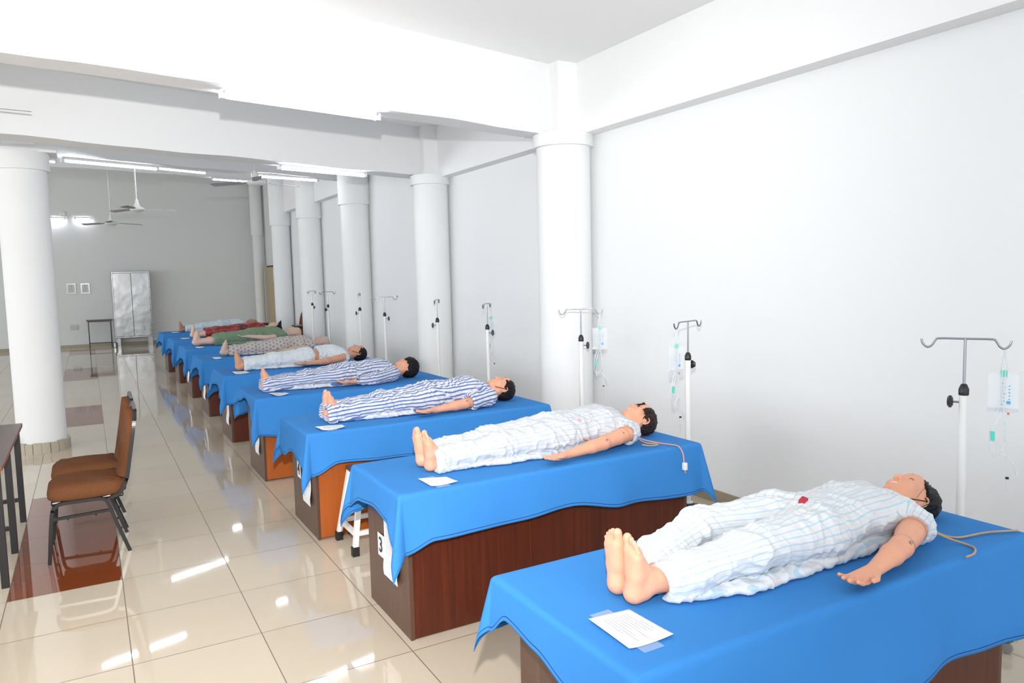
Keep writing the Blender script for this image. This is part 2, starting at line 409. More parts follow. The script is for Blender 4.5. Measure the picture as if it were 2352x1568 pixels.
# ================================================================== back wall furniture
cb = thing('steel_cabinet', 'tall stainless steel two-door cabinet standing against the back wall', 'cabinet', (1.115, 24.49, 0))
MB().box(-0.50, 0.50, -0.22, 0.24, 0.24, 2.17, 0.01).build('body', M_CAB, cb)
for sx in (-1, 1):
    d_ = MB().box(0.004 if sx > 0 else -0.465, 0.465 if sx > 0 else -0.004, -0.245, -0.215, 0.29, 2.12, 0.006).build('door', M_CAB, cb)
    MB().box(-0.003 if sx > 0 else -0.470, 0.470 if sx > 0 else 0.003, -0.226, -0.218, 0.284, 2.126).build('gap_shade', M_BROWN, cb)  # dark sheet behind the doors, colours in the shade of their gaps
    if sx > 0: MB().box(0.13, 0.31, -0.28, -0.262, 1.17, 1.205, 0.005).box(0.14, 0.16, -0.27, -0.24, 1.175, 1.20).box(0.28, 0.30, -0.27, -0.24, 1.175, 1.20).build('handle', M_STEEL, d_)
for sx in (-1, 1):
    for sy in (-1, 1): MB().box(sx*0.42-0.055, sx*0.42+0.055, sy*0.18-0.03 if sy > 0 else -0.21, 0.21 if sy > 0 else -0.15, 0, 0.25).build('leg', M_CAB, cb)
def side_table(name, loc, rz, L, W, H, label, toptk=0.03, leg=0.03, rail=0.16, frames=2, top=None):
    t = thing(name, label, 'table', loc, rz)
    MB().box(-L/2, L/2, -W/2, W/2, H-toptk, H, 0.004).build('top', top or M_TOPB, t)
    MB().box(-L/2+.03, L/2-.03, -W/2+.03, W/2-.03, H-toptk-0.03, H-toptk).build('apron', M_BMETAL, t)
    for sx in (-1, 1):
        for sy in (-1, 1): MB().box(sx*(L/2-.05)-leg/2, sx*(L/2-.05)+leg/2, sy*(W/2-.05)-leg/2, sy*(W/2-.05)+leg/2, 0, H-toptk, 0.002).build('leg', M_BMETAL, t)
        MB().box(sx*(L/2-.05)-leg/2*.8, sx*(L/2-.05)+leg/2*.8, -W/2+.05, W/2-.05, rail, rail+leg*.8).build('stretcher', M_BMETAL, t)
    return t
st_ = side_table('side_table', (0.245, 24.32, 0), 0.0, 0.66, 0.42, 0.81, 'small dark table with black legs standing left of the steel cabinet')
MB().box(-0.29, 0.29, -0.175, -0.15, 0.14, 0.165).build('front_rail', M_BMETAL, st_)
def acrylic(x0, x1, z0, z1, label):
    t = thing('framed_notice', label, 'notice', ((x0+x1)/2, 24.735, (z0+z1)/2), 0, 'clear notices on the back wall')
    w_, h_ = (x1-x0)/2, (z1-z0)/2
    MB().box(-w_, w_, -0.004, 0.004, -h_, h_).build('holder', mat('acrylic', (0.62, 0.63, 0.63), 0.15), t)
    p = MB().box(-w_*.78, w_*.78, -0.008, -0.005, -h_*.82, h_*.82).build('sheet', mat('notice_sheet', (0.70, 0.70, 0.69), 0.6), t)
    q = MB()
    for k in range(5): q.box(-w_*.6, w_*(.5-.1*(k % 2)), -0.010, -0.008, h_*(0.1-k*.17), h_*(0.17-k*.17))
    q.box(-w_*.25, w_*.25, -0.010, -0.008, h_*.35, h_*.6); q.build('print', M_GINK, p)
acrylic(-0.51, -0.285, 1.565, 1.855, 'left of two square clear notices on the back wall')
acrylic(-0.16, 0.06, 1.56, 1.85, 'right of two square clear notices on the back wall, nearer the steel cabinet')
sb = MB().box(-0.50, -0.30, 24.73, 24.75, 0.53, 0.675, 0.003)
props(sb.build('switchboard', mat('switch_plate', (0.52, 0.53, 0.52), 0.4)), 'pale rectangular socket board low on the back wall', 'switchboard')
pb = MB().lathe([(0.05, 0), (0.06, 0.01), (0.06, 0.14), (0.03, 0.16)], 20)
props(pb.build('steel_jar', M_STEEL, None, (0.60, 24.0, 0.0), None, True), 'small shiny steel jar on the floor between side table and cabinet', 'jar')

# far right table, chair and bag behind the fourth column
side_table('study_table', (3.92, 15.74, 0), 0, 0.42, 0.44, 0.86, 'small brown-topped table half hidden by the fourth wall column')
ft = thing('folding_table', 'low dark narrow table behind the mannequins, left of the study table', 'table', (3.40, 17.86, 0))
MB().box(-0.22, 0.24, -0.18, 0.18, 0.795, 0.83).build('top', M_BMETAL, ft)
for sx in (-1, 1):
    for sy in (-1, 1): MB().box(sx*.2-.06, sx*.2-.02, sy*.16-.02, sy*.16+.02, 0, .80).build('leg', M_BMETAL, ft)
bg_ = MB().box(-0.13, 0.13, -0.10, 0.10, 0, 0.5, 0.04).build('backpack', mat('dark_bag', (0.01, 0.012, 0.02), 0.7), None, (3.93, 15.80, 0.0)); props(bg_, 'black bag standing on the floor under the study table', 'bag')

# ================================================================== banquet chairs
def chair(loc, rz, label, name='banquet_chair'):
    """front of the chair faces local -x; origin on the floor under the seat centre"""
    t = thing(name, label, 'chair', loc, rz, 'brown padded chairs')
    W = 0.215
    b = MB(); n = 40; rings = []
    prof = [(-0.0, .92), (0.012, .985), (0.04, 1.0), (0.075, .97), (0.098, .86), (0.105, .6), (0.107, .0)]
    vs_ = []
    for z, s in prof:
        for k in range(n):
            a = 2*PI*k/n; c_, s_ = math.cos(a), math.sin(a)
            e = 0.42; x = math.copysign(abs(c_)**e, c_)*0.235*s; y = math.copysign(abs(s_)**e, s_)*0.225*s
            wob = 0.003*math.sin(9*a+z*60)
            vs_.append((x-0.01, y, 0.395+z+wob*(s > .3)))
    fs_ = [(i*n+k, i*n+(k+1) % n, (i+1)*n+(k+1) % n, (i+1)*n+k) for i in range(len(prof)-1) for k in range(n)]
    fs_.append(tuple(range(n))[::-1]); b.add(vs_, fs_).build('seat', M_FAB, t, smooth=True, ang=80)
    MB().box(-0.22, 0.2, -0.2, 0.2, 0.375, 0.40, 0.01).build('seat_pan', M_BMETAL, t)
    # back cushion: rounded top, follows the frame lean
    def lean(z): return 0.205+(z-0.45)*0.13+0.02*math.sin((z-0.45)*3)
    vs_ = []; m = 30; out = []
    for i in range(m+1):
        z = 0.50+(0.945-0.50)*i/m; u = i/m
        hw = 0.205*(1-0.18*(1-u)**3)*(1.0 if u < .62 else math.sqrt(max(0.0, 1-((u-.62)/.385)**2))*.93+.07)
        out.append((z, hw))
    K = 12
    for z, hw in out:
        for k in range(K+1):
            y = -hw+2*hw*k/K; bulge = 0.034*(1-(2*k/K-1)**4)
            vs_.append((lean(z)-0.012-bulge, y, z))
    for z, hw in out:
        for k in range(K+1): vs_.append((lean(z)+0.012, -hw+2*hw*k/K, z))
    R = K+1; S = (m+1)*R; fs_ = []
    for i in range(m):
        for k in range(K):
            a = i*R+k; fs_.append((a, a+1, a+R+1, a+R)); fs_.append((S+a, S+a+R, S+a+R+1, S+a+1))
        fs_.append((i*R, (i+1)*R, S+(i+1)*R, S+i*R)); fs_.append((i*R+K, S+i*R+K, S+(i+1)*R+K, (i+1)*R+K))
    for k in range(K): fs_.append((k, S+k, S+k+1, k+1)); fs_.append((m*R+k, m*R+k+1, S+m*R+k+1, S+m*R+k))
    MB().add(vs_, fs_).build('backrest', M_FAB, t, smooth=True, ang=60)
    # steel frame
    bf = MB(); pts = []
    left = [(0.12, -W, 0.385), (0.17, -W, 0.40), (0.20, -W, 0.44)]+[(lean(z)+0.012, -W*(1 if z < .8 else (1-.0*(z-.8))), z) for z in (0.5, 0.6, 0.7, 0.78)]
    arch = [(lean(0.80+0.155*math.sin(a))+0.012, -W+W*0.35*(1-math.cos(a)) if a < PI/2 else W-W*0.35*(1-math.cos(PI-a)), 0.80+0.155*math.sin(a)) for a in [PI*q/14 for q in range(1, 14)]]
    right = [(x, -y, z) for x, y, z in left[::-1]]
    bf.bar(bez(left+arch+right, 3), 0.022, 0.022); bf.build('back_frame', M_BMETAL, t)
    for sy in (-1, 1):
        y = sy*W
        MB().bar(bez([(-0.25, y, 0.0), (-0.232, y, 0.2), (-0.215, y, 0.34), (-0.19, y, 0.375), (-0.15, y, 0.388), (0.02, y, 0.388)], 5), 0.024, 0.022).build('leg', M_BMETAL, t)
        MB().bar(bez([(0.02, y, 0.388), (0.07, y, 0.383), (0.105, y, 0.35), (0.15, y, 0.2), (0.215, y, 0.0)], 5), 0.024, 0.022).build('leg', M_BMETAL, t)
        MB().bar([(-0.222, y, 0.29), (0.125, y, 0.30)], 0.018, 0.018).build('side_stretcher', M_BMETAL, t)
        nb = MB()
        for q, (x, z) in enumerate([(-0.13, 0.282), (0.03, 0.284), (0.155, 0.235), (0.172, 0.165), (0.19, 0.09), (-0.225, 0.23), (-0.232, 0.14)]):
            nb.lathe([(0.0, -0.008), (0.006, -0.006), (0.006, 0.006), (0.0, 0.008)], 8, (x, y, z))
        nb.build('buffer_studs', M_RUBBER, t)
    return t
chair((-0.075, 5.78, 0), 0.0, 'brown padded banquet chair with black legs, the nearer of two at the aisle')
chair((-0.07, 6.325, 0), 0.0, 'brown padded banquet chair mostly hidden behind the nearer one at the aisle')
far_chair = chair((3.78, 16.45, 0), 0.0, 'brown-backed chair beyond the study table by the far wall columns'); far_chair.scale = (1.12, 1.12, 1.15)

# left edge table (legs in frame)
lt_ = thing('classroom_table', 'dark-topped table with black steel legs at the left edge, facing the chairs', 'table', (-0.80, 5.95, 0))
MB().box(-0.30, 0.30, -0.80, 0.80, 0.735, 0.76, 0.004).build('top', M_TOPB, lt_)
MB().box(0.288, 0.302, -0.80, 0.80, 0.732, 0.758, 0.003).build('edge_band', mat('edge_band', (0.30, 0.10, 0.05), 0.4), lt_)
for y in (-0.665, 0.0, 0.77):
    for x in (-0.26, 0.26):
        MB().box(x-0.02, x+0.02, y-0.02, y+0.02, 0.0, 0.735, 0.002).build('leg', M_BMETAL, lt_)
    MB().box(-0.26, 0.26, y-0.012, y+0.012, 0.16, 0.19).build('stretcher', M_BMETAL, lt_)
MB().box(0.25, 0.275, -0.66, 0.77, 0.70, 0.735).build('top_rail', M_BMETAL, lt_)
MB().box(-0.01, 0.01, -0.66, 0.77, 0.165, 0.185).build('long_stretcher', M_BMETAL, lt_)

# white step stool between the third and fourth tables
so = thing('white_stool', 'white steel stool with black rubber feet and brown seat between two covered tables', 'stool', (1.66, 4.795, 0))
MB().box(-0.20, 0.20, -0.13, 0.13, 0.505, 0.53, 0.004).build('seat', M_DARK, so)
for sx in (-1, 1):
    for sy in (-1, 1):
        a = Vector((sx*0.25, sy*0.18, 0.04)); b_ = Vector((sx*0.175, sy*0.115, 0.505))
        l_ = MB().bar([a, b_], 0.032, 0.032).build('leg', M_WPAINT, so)
        MB().bar([a+Vector((0, 0, -0.04)), a+Vector((-sx*.001, -sy*.001, 0.02))], 0.044, 0.044).build('rubber_foot', M_RUBBER, l_)
q = 0.14
for sx in (-1, 1): MB().bar([(sx*0.238, -0.165, q), (sx*0.238, 0.165, q)], 0.026, 0.03).build('stretcher', M_WPAINT, so)
for sy in (-1, 1): MB().bar([(-0.238, sy*0.165, q), (0.238, sy*0.165, q)], 0.026, 0.03).build('stretcher', M_WPAINT, so)

# ================================================================== covered tables
def text_mesh(txt, size, name, m, parent, loc, rot, bold=0.0):
    cu = bpy.data.curves.new(name, 'FONT'); cu.body = txt; cu.size = size; cu.extrude = 0.0006; cu.offset = bold
    cu.align_x = 'CENTER'; cu.align_y = 'CENTER'
    o = bpy.data.objects.new('tmp', cu); COL.objects.link(o)
    dg = bpy.context.evaluated_depsgraph_get(); me = bpy.data.meshes.new_from_object(o.evaluated_get(dg)); me.name = name
    bpy.data.objects.remove(o); me.materials.clear(); me.materials.append(m)
    return link(bpy.data.objects.new(name, me), parent, loc, rot)
ZT = 0.757
def desk(x0, y0, y1, yc, label, style):
    L = 1.82; x1 = x0+L
    t = thing('desk', label, 'desk', (x0, y0, 0), 0, 'desks used as beds')
    Wd = y1-y0
    MB().box(-0.03, L+0.03, -0.035, yc-y0, ZT-0.025, ZT, 0.003).build('desktop', M_DARK, t)
    MB().box(0.0, 0.02, 0.0, Wd, 0, ZT-0.025).build('end_panel', M_DARK, t)
    MB().box(L-0.02, L, 0.0, Wd, 0, ZT-0.025).build('end_panel', M_DARK, t)
    if style == 'panel':
        MB().box(0.02, 0.70, 0.0, 0.018, 0.006, ZT-0.025).build('side_panel', M_RED, t)
        MB().box(0.704, L-0.02, 0.0, 0.018, 0.006, ZT-0.025).build('side_panel', M_RED, t)
        MB().box(0.696, 0.708, 0.004, 0.016, 0.006, ZT-0.025).build('joint_strip', M_ORANGE, t)
    else:
        for a, b_ in ((0.02, 0.42), (L-0.42, L-0.02)):
            MB().box(a, b_, 0.0, 0.5, 0.012, ZT-0.025).build('pedestal', M_ORANGE, t)
        MB().box(0.42, L-0.42, 0.38, 0.40, 0.12, ZT-0.025).build('modesty_panel', M_ORANGE, t)
    MB().box(0.02, L-0.02, Wd-0.02, Wd, 0.02, ZT-0.025).build('back_panel', M_RED, t)
    return t
def lerp_prof(prof, t):
    for (a, va), (b, vb) in zip(prof, prof[1:]):
        if t <= b:
            u = (t-a)/(b-a) if b > a else 0; u = u*u*(3-2*u); return va+(vb-va)*u
    return prof[-1][1]
def tablecloth(x0, x1, y0, y1, pn, pf, pl, pr, seed, label, flare=0.05, ffold=0.03, lift=None, step=0.016):
    """x0..x1,y0..y1 top rectangle; p* overhang profiles near/far (over x) and left/right (over y)"""
    R = random.Random(seed); ph = [R.uniform(0, 6.28) for _ in range(12)]
    om = 0.62
    nx = int((x1-x0+2*om)/step); ny = int((y1-y0+2*om)/step)
    us = np.linspace(x0-om, x1+om, nx); vs_ = np.linspace(y0-om, y1+om, ny)
    z = ZT+0.008
    pts = np.zeros((nx, ny, 3)); hem = np.zeros((nx, ny)); keep = np.zeros((nx, ny), bool)
    # parametrise every overhang separately so that hems stay smooth: s in [-1,0] outside left etc.
    def param(a0, a1, k, n, n_in, n_out):
        if k < n_out: return 0, 1-k/n_out
        if k > n-1-n_out: return 2, 1-(n-1-k)/n_out
        return 1, (k-n_out)/(n-1-2*n_out)
    no = int(0.42/step); nin_x = max(2, int((x1-x0)/step)); nin_y = max(2, int((y1-y0)/step))
    NX = 2*no+nin_x+1; NY = 2*no+nin_y+1
    V = []; H = []; br = 0.018
    def drop(d):
        q = br*PI/2
        if d < q: a = d/br; return br*math.sin(a), br*(1-math.cos(a))
        return br, br+(d-q)
    for i in range(NX):
        zi, ti = param(0, 0, i, NX, nin_x, no)
        for j in range(NY):
            zj, tj = param(0, 0, j, NY, nin_y, no)
            x = x0 if zi == 0 else x1 if zi == 2 else x0+(x1-x0)*ti
            y = y0 if zj == 0 else y1 if zj == 2 else y0+(y1-y0)*tj
            ex = ti if zi != 1 else 0.0; ey = tj if zj != 1 else 0.0
            if zi == 1 and zj == 1:
                zz = z+0.0012*math.sin(x*9+ph[0])*math.sin(y*11+ph[1])
                if lift: zz += lift(x, y)
                V.append((x, y, zz)); H.append(1.0); continue
            xx = (x-x0)/(x1-x0); yy = (y-y0)/(y1-y0)
            ov_y = lerp_prof(pn if zj == 0 else pf, xx) if zj != 1 else 0
            ov_x = lerp_prof(pl if zi == 0 else pr, yy) if zi != 1 else 0
            dx = ex*ov_x; dy = ey*ov_y; d = math.hypot(dx, dy)
            sx = -1 if zi == 0 else 1; sy = -1 if zj == 0 else 1
            out, dn = drop(d)
            if zi == 1 or zj == 1:      # straight side
                s_ = x if zi == 1 else y
                ln = (x1-x0) if zi == 1 else (y1-y0); al = (s_-(x0 if zi == 1 else y0))
                edge = min(1, min(al, ln-al)/0.10); edge = edge*edge*(3-2*edge)
                fold = ffold*(math.sin(s_*7+ph[2])*.5+math.sin(s_*13+ph[3])*.35+math.sin(s_*23+ph[4])*.15)
                amt = min(1, d/0.30)
                o2 = out+flare*amt*0.55+(fold+ffold*.6)*amt*amt*edge
                if zi == 1: px, py = x, y+sy*o2
                else: px, py = x+sx*o2, y
                hm = (1-max(ex, ey))*max(ov_x, ov_y)
            else:
                th = math.atan2(dy, dx) if d > 1e-9 else 0.0   # 0: along x side, pi/2: along y side
                amt = min(1.5, d/0.30); cone = 0.5-0.5*math.cos(4*th)   # pleat both sides of the point
                rad = out+flare*amt*(0.55+0.9*math.sin(2*th)**2)-0.0*cone
                px = x+sx*rad*math.cos(th); py = y+sy*rad*math.sin(th)
                hm = min((1-ex)*ov_x, (1-ey)*ov_y)
            V.append((px, py, max(0.05, z-dn+0.0))); H.append(hm)
    F = []
    for i in range(NX-1):
        for j in range(NY-1): F.append((i*NY+j, (i+1)*NY+j, (i+1)*NY+j+1, i*NY+j+1))
    me = bpy.data.meshes.new('tablecloth'); me.from_pydata(V, [], F); me.materials.append(M_CLOTH)
    me.polygons.foreach_set('use_smooth', [True]*len(F))
    at = me.attributes.new('hem', 'FLOAT', 'POINT'); at.data.foreach_set('value', H); me.update()
    o = link(bpy.data.objects.new('tablecloth', me))
    sm = o.modifiers.new('s', 'SOLIDIFY'); sm.thickness = 0.0025; sm.offset = -1
    return props(o, label, 'tablecloth', 'blue tablecloths')

def sheet(pts, z, label, name='paper_sheet', tape=True, nl=9, curl=0.006, group='papers taped on the blue cloths'):
    """a printed sheet on the cloth; pts: four corners in order (far-left, far-right, near-right, near-left)"""
    c = [Vector((p[0], p[1], z)) for p in pts]; cen = sum(c, Vector())/4
    t = thing(name, label, 'paper', cen, 0, group)
    N = 14; vs_ = []
    def P(u, v): return (c[0]*(1-u)*(1-v)+c[1]*u*(1-v)+c[2]*u*v+c[3]*(1-u)*v)-cen
    for i in range(N+1):
        for j in range(N+1):
            u, v_ = i/N, j/N; p = P(u, v_); e = curl*(abs(2*u-1)**3*0.6+abs(2*v_-1)**3*0.4)*(1+math.sin(u*5+v_*3))*.6
            vs_.append((p.x, p.y, 0.002+e))
    F = [(i*(N+1)+j, (i+1)*(N+1)+j, (i+1)*(N+1)+j+1, i*(N+1)+j+1) for i in range(N) for j in range(N)]
    o = MB().add(vs_, F).build('sheet', M_PAPER, t, smooth=True)
    m = o.modifiers.new('s', 'SOLIDIFY'); m.thickness = 0.0006
    b = MB(); R = random.Random(nl)
    for k in range(nl):
        u = 0.12+0.70*k/nl; ln = R.uniform(0.45, 0.8) if k else 0.35; v0 = 0.12 if k else 0.35
        q = []
        for vv, uu in ((v0, u), (v0+ln, u), (v0+ln, u+0.018), (v0, u+0.018)):
            p = P(1-uu, vv); e = curl*(abs(1-2*uu)**3*0.6+abs(2*vv-1)**3*0.4)*(1+math.sin((1-uu)*5+vv*3))*.6; q.append((p.x, p.y, 0.0034+e))
        b.add(q, [(0, 1, 2, 3)])
    b.build('print', M_GINK, o)
    if tape:
        for s_ in (0, 1):
            p = P(0.5, 0.0 if s_ == 0 else 1.0)
            MB().box(p.x-0.05, p.x+0.02, p.y-0.03, p.y+0.03, 0.0005, 0.0016).build('tape', M_TAPE, t)
    return t
def card(x, y, z, w_, h_, num, label, lines=0, tilt=0.0):
    """card taped on the foot end panel (faces -x)"""
    t = thing('number_card' if num else 'information_sheet', label, 'card' if num else 'paper', (x, y, z), 0, 'numbers on desk ends' if num else 'sheets taped on desk ends')
    t.rotation_euler = (tilt, 0, 0)
    N = 10; vs_ = []
    for i in range(N+1):
        for j in range(2):
            zz = h_/2-h_*i/N; cx_ = 0.0 if num else -0.014*max(0, (i/N-0.55))*2*(1+.5*math.sin(i))
            vs_.append((-0.003+cx_, -w_/2+w_*j, zz))
    F = [(2*i, 2*i+1, 2*i+3, 2*i+2) for i in range(N)]
    o = MB().add(vs_, F).build('sheet', M_PAPER, t)
    m = o.modifiers.new('s', 'SOLIDIFY'); m.thickness = 0.0008
    if num:
        text_mesh(num, 0.115, 'number', M_INK, t, (-0.006, 0, 0), (PI/2, 0, -PI/2), 0.002)
    if lines:
        b = MB()
        for k in range(lines):
            zz = h_/2-0.035-k*0.013
            b.add([(-0.0045, w_/2-0.02, zz), (-0.0045, -w_/2+0.02+0.03*((k*7) % 3), zz), (-0.0045, -w_/2+0.02+0.03*((k*7) % 3), zz-0.003), (-0.0045, w_/2-0.02, zz-0.003)], [(0, 1, 2, 3)])
        b.build('print', M_GINK, o)
    return t

W_ = ['first', 'second', 'third', 'fourth', 'fifth', 'sixth', 'seventh', 'eighth', 'ninth']
YN = [1.495, 3.348, 5.037, 6.814, 8.695, 10.589, 12.50, 14.50, 16.469]
YF = [2.13, 3.947, 5.697, 7.50, 9.36, 11.25, 13.20, 15.17, 17.15]
XD = [1.215, 1.288, 1.283, 1.283, 1.305, 1.315, 1.324, 1.338, 1.33]
YC = [2.20, 4.00, 5.74, 7.67, 9.50, 11.45, 13.42, 15.50, 17.55]
near = [
 [(0, .34), (.12, .36), (.30, .40), (.5, .40), (.68, .35), (.85, .35), (1, .38)],
 [(0, .30), (.08, .25), (.30, .25), (.50, .225), (.68, .28), (.90, .30), (1, .30)],
 [(0, .30), (.10, .23), (.3, .25), (.6, .28), (1, .30)],
 [(0, .34), (.10, .36), (.3, .36), (1, .34)],
 [(0, .33), (.10, .30), (.3, .31), (1, .30)],
 [(0, .33), (.10, .28), (.3, .30), (1, .30)],
 [(0, .34), (.10, .26), (.3, .30), (1, .30)],
 [(0, .42), (.10, .30), (.3, .30), (1, .30)],
 [(0, .36), (.10, .28), (.3, .30), (1, .30)]]
left = [
 [(0, .22), (.3, .19), (.6, .14), (.85, .12), (1, .20)],
 [(0, .28), (.15, .17), (.45, .15), (.75, .17), (1, .24)],
 [(0, .26), (.15, .22), (.5, .20), (.75, .26), (1, .24)],
 [(0, .24), (.2, .10), (.5, .06), (.8, .12), (1, .16)],
 [(0, .28), (.25, .20), (.5, .15), (.8, .17), (1, .26)],
 [(0, .22), (.2, .16), (.5, .14), (.8, .18), (1, .26)],
 [(0, .24), (.2, .18), (.5, .18), (.8, .2), (1, .26)],
 [(0, .24), (.2, .18), (.5, .18), (.8, .2), (1, .24)],
 [(0, .24), (.2, .18), (.5, .18), (.8, .2), (1, .24)]]
clab = ['blue cloth on the nearest table, long drape toward the camera',
 'blue cloth on table number 3, wavy stitched hem over red-brown wood',
 'blue cloth on table number 4, over the orange-sided desk behind the white stool',
 'blue cloth on table number 5, under the striped mannequin with curly wig',
 'blue cloth on the table with the bare-midriff mannequin',
 'blue cloth on the table with the grey patterned gown mannequin',
 'blue cloth under the green-clothed mannequin',
 'blue cloth under the mannequin in red floral dress',
 'blue cloth on the farthest table, under the bald mannequin in pale blue']
dlab = ['dark and red-brown laminate desk under the nearest blue cloth', 'red-brown laminate desk with number 3 on its end',
 'desk with orange pedestal side and number 4 on its end', 'desk with orange side panel and number 5 on its end',
 'brown desk with two white papers on its end, fifth from the camera', 'brown desk under the grey patterned gown mannequin, sixth from the camera',
 'brown desk under the green-clothed mannequin, seventh from the camera', 'brown desk under the red floral mannequin, eighth from the camera',
 'brown desk farthest from the camera']
for i in range(9):
    desk(XD[i], YN[i], YF[i], YC[i]-0.015, dlab[i], 'pedestal' if i in (2, 3) else 'panel')
    tx0 = XD[i]-0.045; tx1 = XD[i]+1.865; ty0 = YN[i]-0.045; ty1 = YC[i]
    far = [(0, .22 if i == 0 else .30), (.15, .22), (.5, .25), (.9, .25), (1, .25)]
    pr = [(0, .30), (.3, .24), (.7, .24), (1, .28)]
    tablecloth(tx0, tx1, ty0, ty1, near[i], far, left[i], pr, 11+i, clab[i], flare=0.055, ffold=0.022 if i < 3 else 0.03, step=0.014 if i < 3 else 0.022)
ZC = ZT+0.011
sheet([(1.236, 1.752), (1.383, 1.744), (1.381, 1.542), (1.227, 1.549)], ZC, 'printed sheet taped on the nearest blue cloth, below the bare feet')
sheet([(1.410, 3.491), (1.552, 3.453), (1.557, 3.322), (1.412, 3.33)], ZC, 'printed sheet on the cloth beside the trouser cuff of the fringed-wig mannequin')
sheet([(1.324, 5.148), (1.512, 5.142), (1.50, 5.01), (1.335, 5.01)], ZC, 'printed sheet with loose tape by the striped cuffs, cloth over the white stool desk', curl=0.010)
sheet([(1.38, 6.96), (1.53, 6.95), (1.53, 6.79), (1.40, 6.79)], ZC, 'curled sheet at the near edge of the cloth under the curly-wig mannequin', curl=0.014, tape=False)
sheet([(1.381, 8.944), (1.53, 8.95), (1.533, 8.69), (1.377, 8.69)], ZC, 'sheet on the cloth left of the bare-midriff mannequin feet', tape=False)
sheet([(1.424, 10.86), (1.523, 10.86), (1.523, 10.61), (1.424, 10.61)], ZC, 'small sheet on the sixth cloth by the grey patterned mannequin feet', tape=False, nl=4)
sheet([(1.44, 12.85), (1.56, 12.85), (1.56, 12.62), (1.44, 12.62)], ZC, 'small sheet on the seventh cloth below the green trousers', tape=False, nl=4)
sheet([(1.45, 15.1), (1.60, 15.1), (1.60, 14.85), (1.45, 14.85)], ZC, 'small sheet on the eighth cloth, left of the floral dress feet', tape=False, nl=4)
sheet([(1.47, 17.1), (1.62, 17.1), (1.62, 16.85), (1.47, 16.85)], ZC, 'small sheet on the farthest cloth near the brown foot', tape=False, nl=4)
card(1.285, 3.575, 0.385, 0.20, 0.297, '', 'long printed sheet taped beside the card reading 3', lines=16)
card(1.285, 3.73, 0.372, 0.10, 0.125, '3', 'white card reading 3 on the desk whose cloth hem waves, red-brown side')
card(1.280, 5.26, 0.355, 0.20, 0.297, '', 'printed sheet on the desk end beside the white stool', lines=14)
card(1.280, 5.49, 0.405, 0.10, 0.125, '4', 'white card reading 4 half under the cloth, desk beside the white stool')
card(1.280, 7.04, 0.365, 0.16, 0.30, '', 'printed sheet on the end of the farther orange-sided desk', lines=14)
card(1.280, 7.20, 0.43, 0.10, 0.13, '5', 'white card reading 5 on the farther orange-sided desk')
card(1.302, 8.85, 0.34, 0.17, 0.30, '', 'printed sheet on the end of the desk under the bare-midriff mannequin', lines=10)
card(1.302, 9.08, 0.43, 0.10, 0.13, '6', 'white card on the desk end under the bare-midriff mannequin')
card(1.312, 10.85, 0.36, 0.20, 0.30, '', 'printed sheet on the end of the desk under the grey patterned mannequin', lines=8)
card(1.312, 11.08, 0.44, 0.10, 0.13, '', 'small blank-looking white card on the desk end under the grey patterned mannequin')
card(1.321, 12.78, 0.38, 0.20, 0.30, '', 'white sheet on the desk end under the green-clothed mannequin', lines=8)
card(1.335, 14.9, 0.42, 0.16, 0.14, '', 'small white sheet on the desk end under the floral dress mannequin')
#@@PART2@@
# ================================================================== drip stands
def star_base(t, rz=0.3, r=0.29):
    b = MB(); n = 5
    for k in range(n):
        a = rz+2*PI*k/n; d = Vector((math.cos(a), math.sin(a), 0)); q = Vector((-d.y, d.x, 0)); vs_ = []
        for s_, wd, zt, zb in ((0.0, 0.045, 0.125, 0.07), (0.07, 0.04, 0.12, 0.065), (0.2, 0.026, 0.095, 0.06), (r, 0.024, 0.075, 0.055)):
            for y, z in ((-wd, zb), (-wd*.7, zt), (wd*.7, zt), (wd, zb)):
                p = d*s_+q*y; vs_.append((p.x, p.y, z))
        F = []
        for i in range(3):
            for j in range(4): F.append((i*4+j, i*4+(j+1) % 4, i*4+4+(j+1) % 4, i*4+4+j))
        F.append((12, 13, 14, 15)); F.append((3, 2, 1, 0)); b.add(vs_, F)
    b.lathe([(0.055, 0.065), (0.06, 0.10), (0.045, 0.13), (0.03, 0.14)], 24)
    o = b.build('base', M_BLACK, t)
    for k in range(n):
        a = rz+2*PI*k/n
        c_ = MB(); c_.lathe([(0.0, -0.012), (0.024, -0.01), (0.026, 0.0), (0.024, 0.01), (0.0, 0.012)], 16)
        c_.build('caster', M_CASTER, o, (r*0.96*math.cos(a), r*0.96*math.sin(a), 0.027), (PI/2, 0, a+0.6), True)
        MB().tube([(r*.96*math.cos(a), r*.96*math.sin(a), 0.045), (r*.96*math.cos(a), r*.96*math.sin(a), 0.07)], 0.008, 8).build('caster_stem', M_BLACK, o)
    MB().lathe([(0.034, 0.135), (0.036, 0.145), (0.021, 0.15)], 20).build('flange', M_WPAINT, t, smooth=True)
def hook_pts(w=0.186, z=0.0):
    hp = [(w, -0.004), (w-0.006, -0.026), (w-0.026, -0.044), (w-0.046, -0.034), (w-0.060, -0.010), (w-0.078, 0.0)]
    R_ = [(x, 0, z+y) for x, y in hp]
    return bez(R_+[(0.0, 0, z)]+[(-x, 0, zz) for x, _, zz in R_[::-1]], 4)
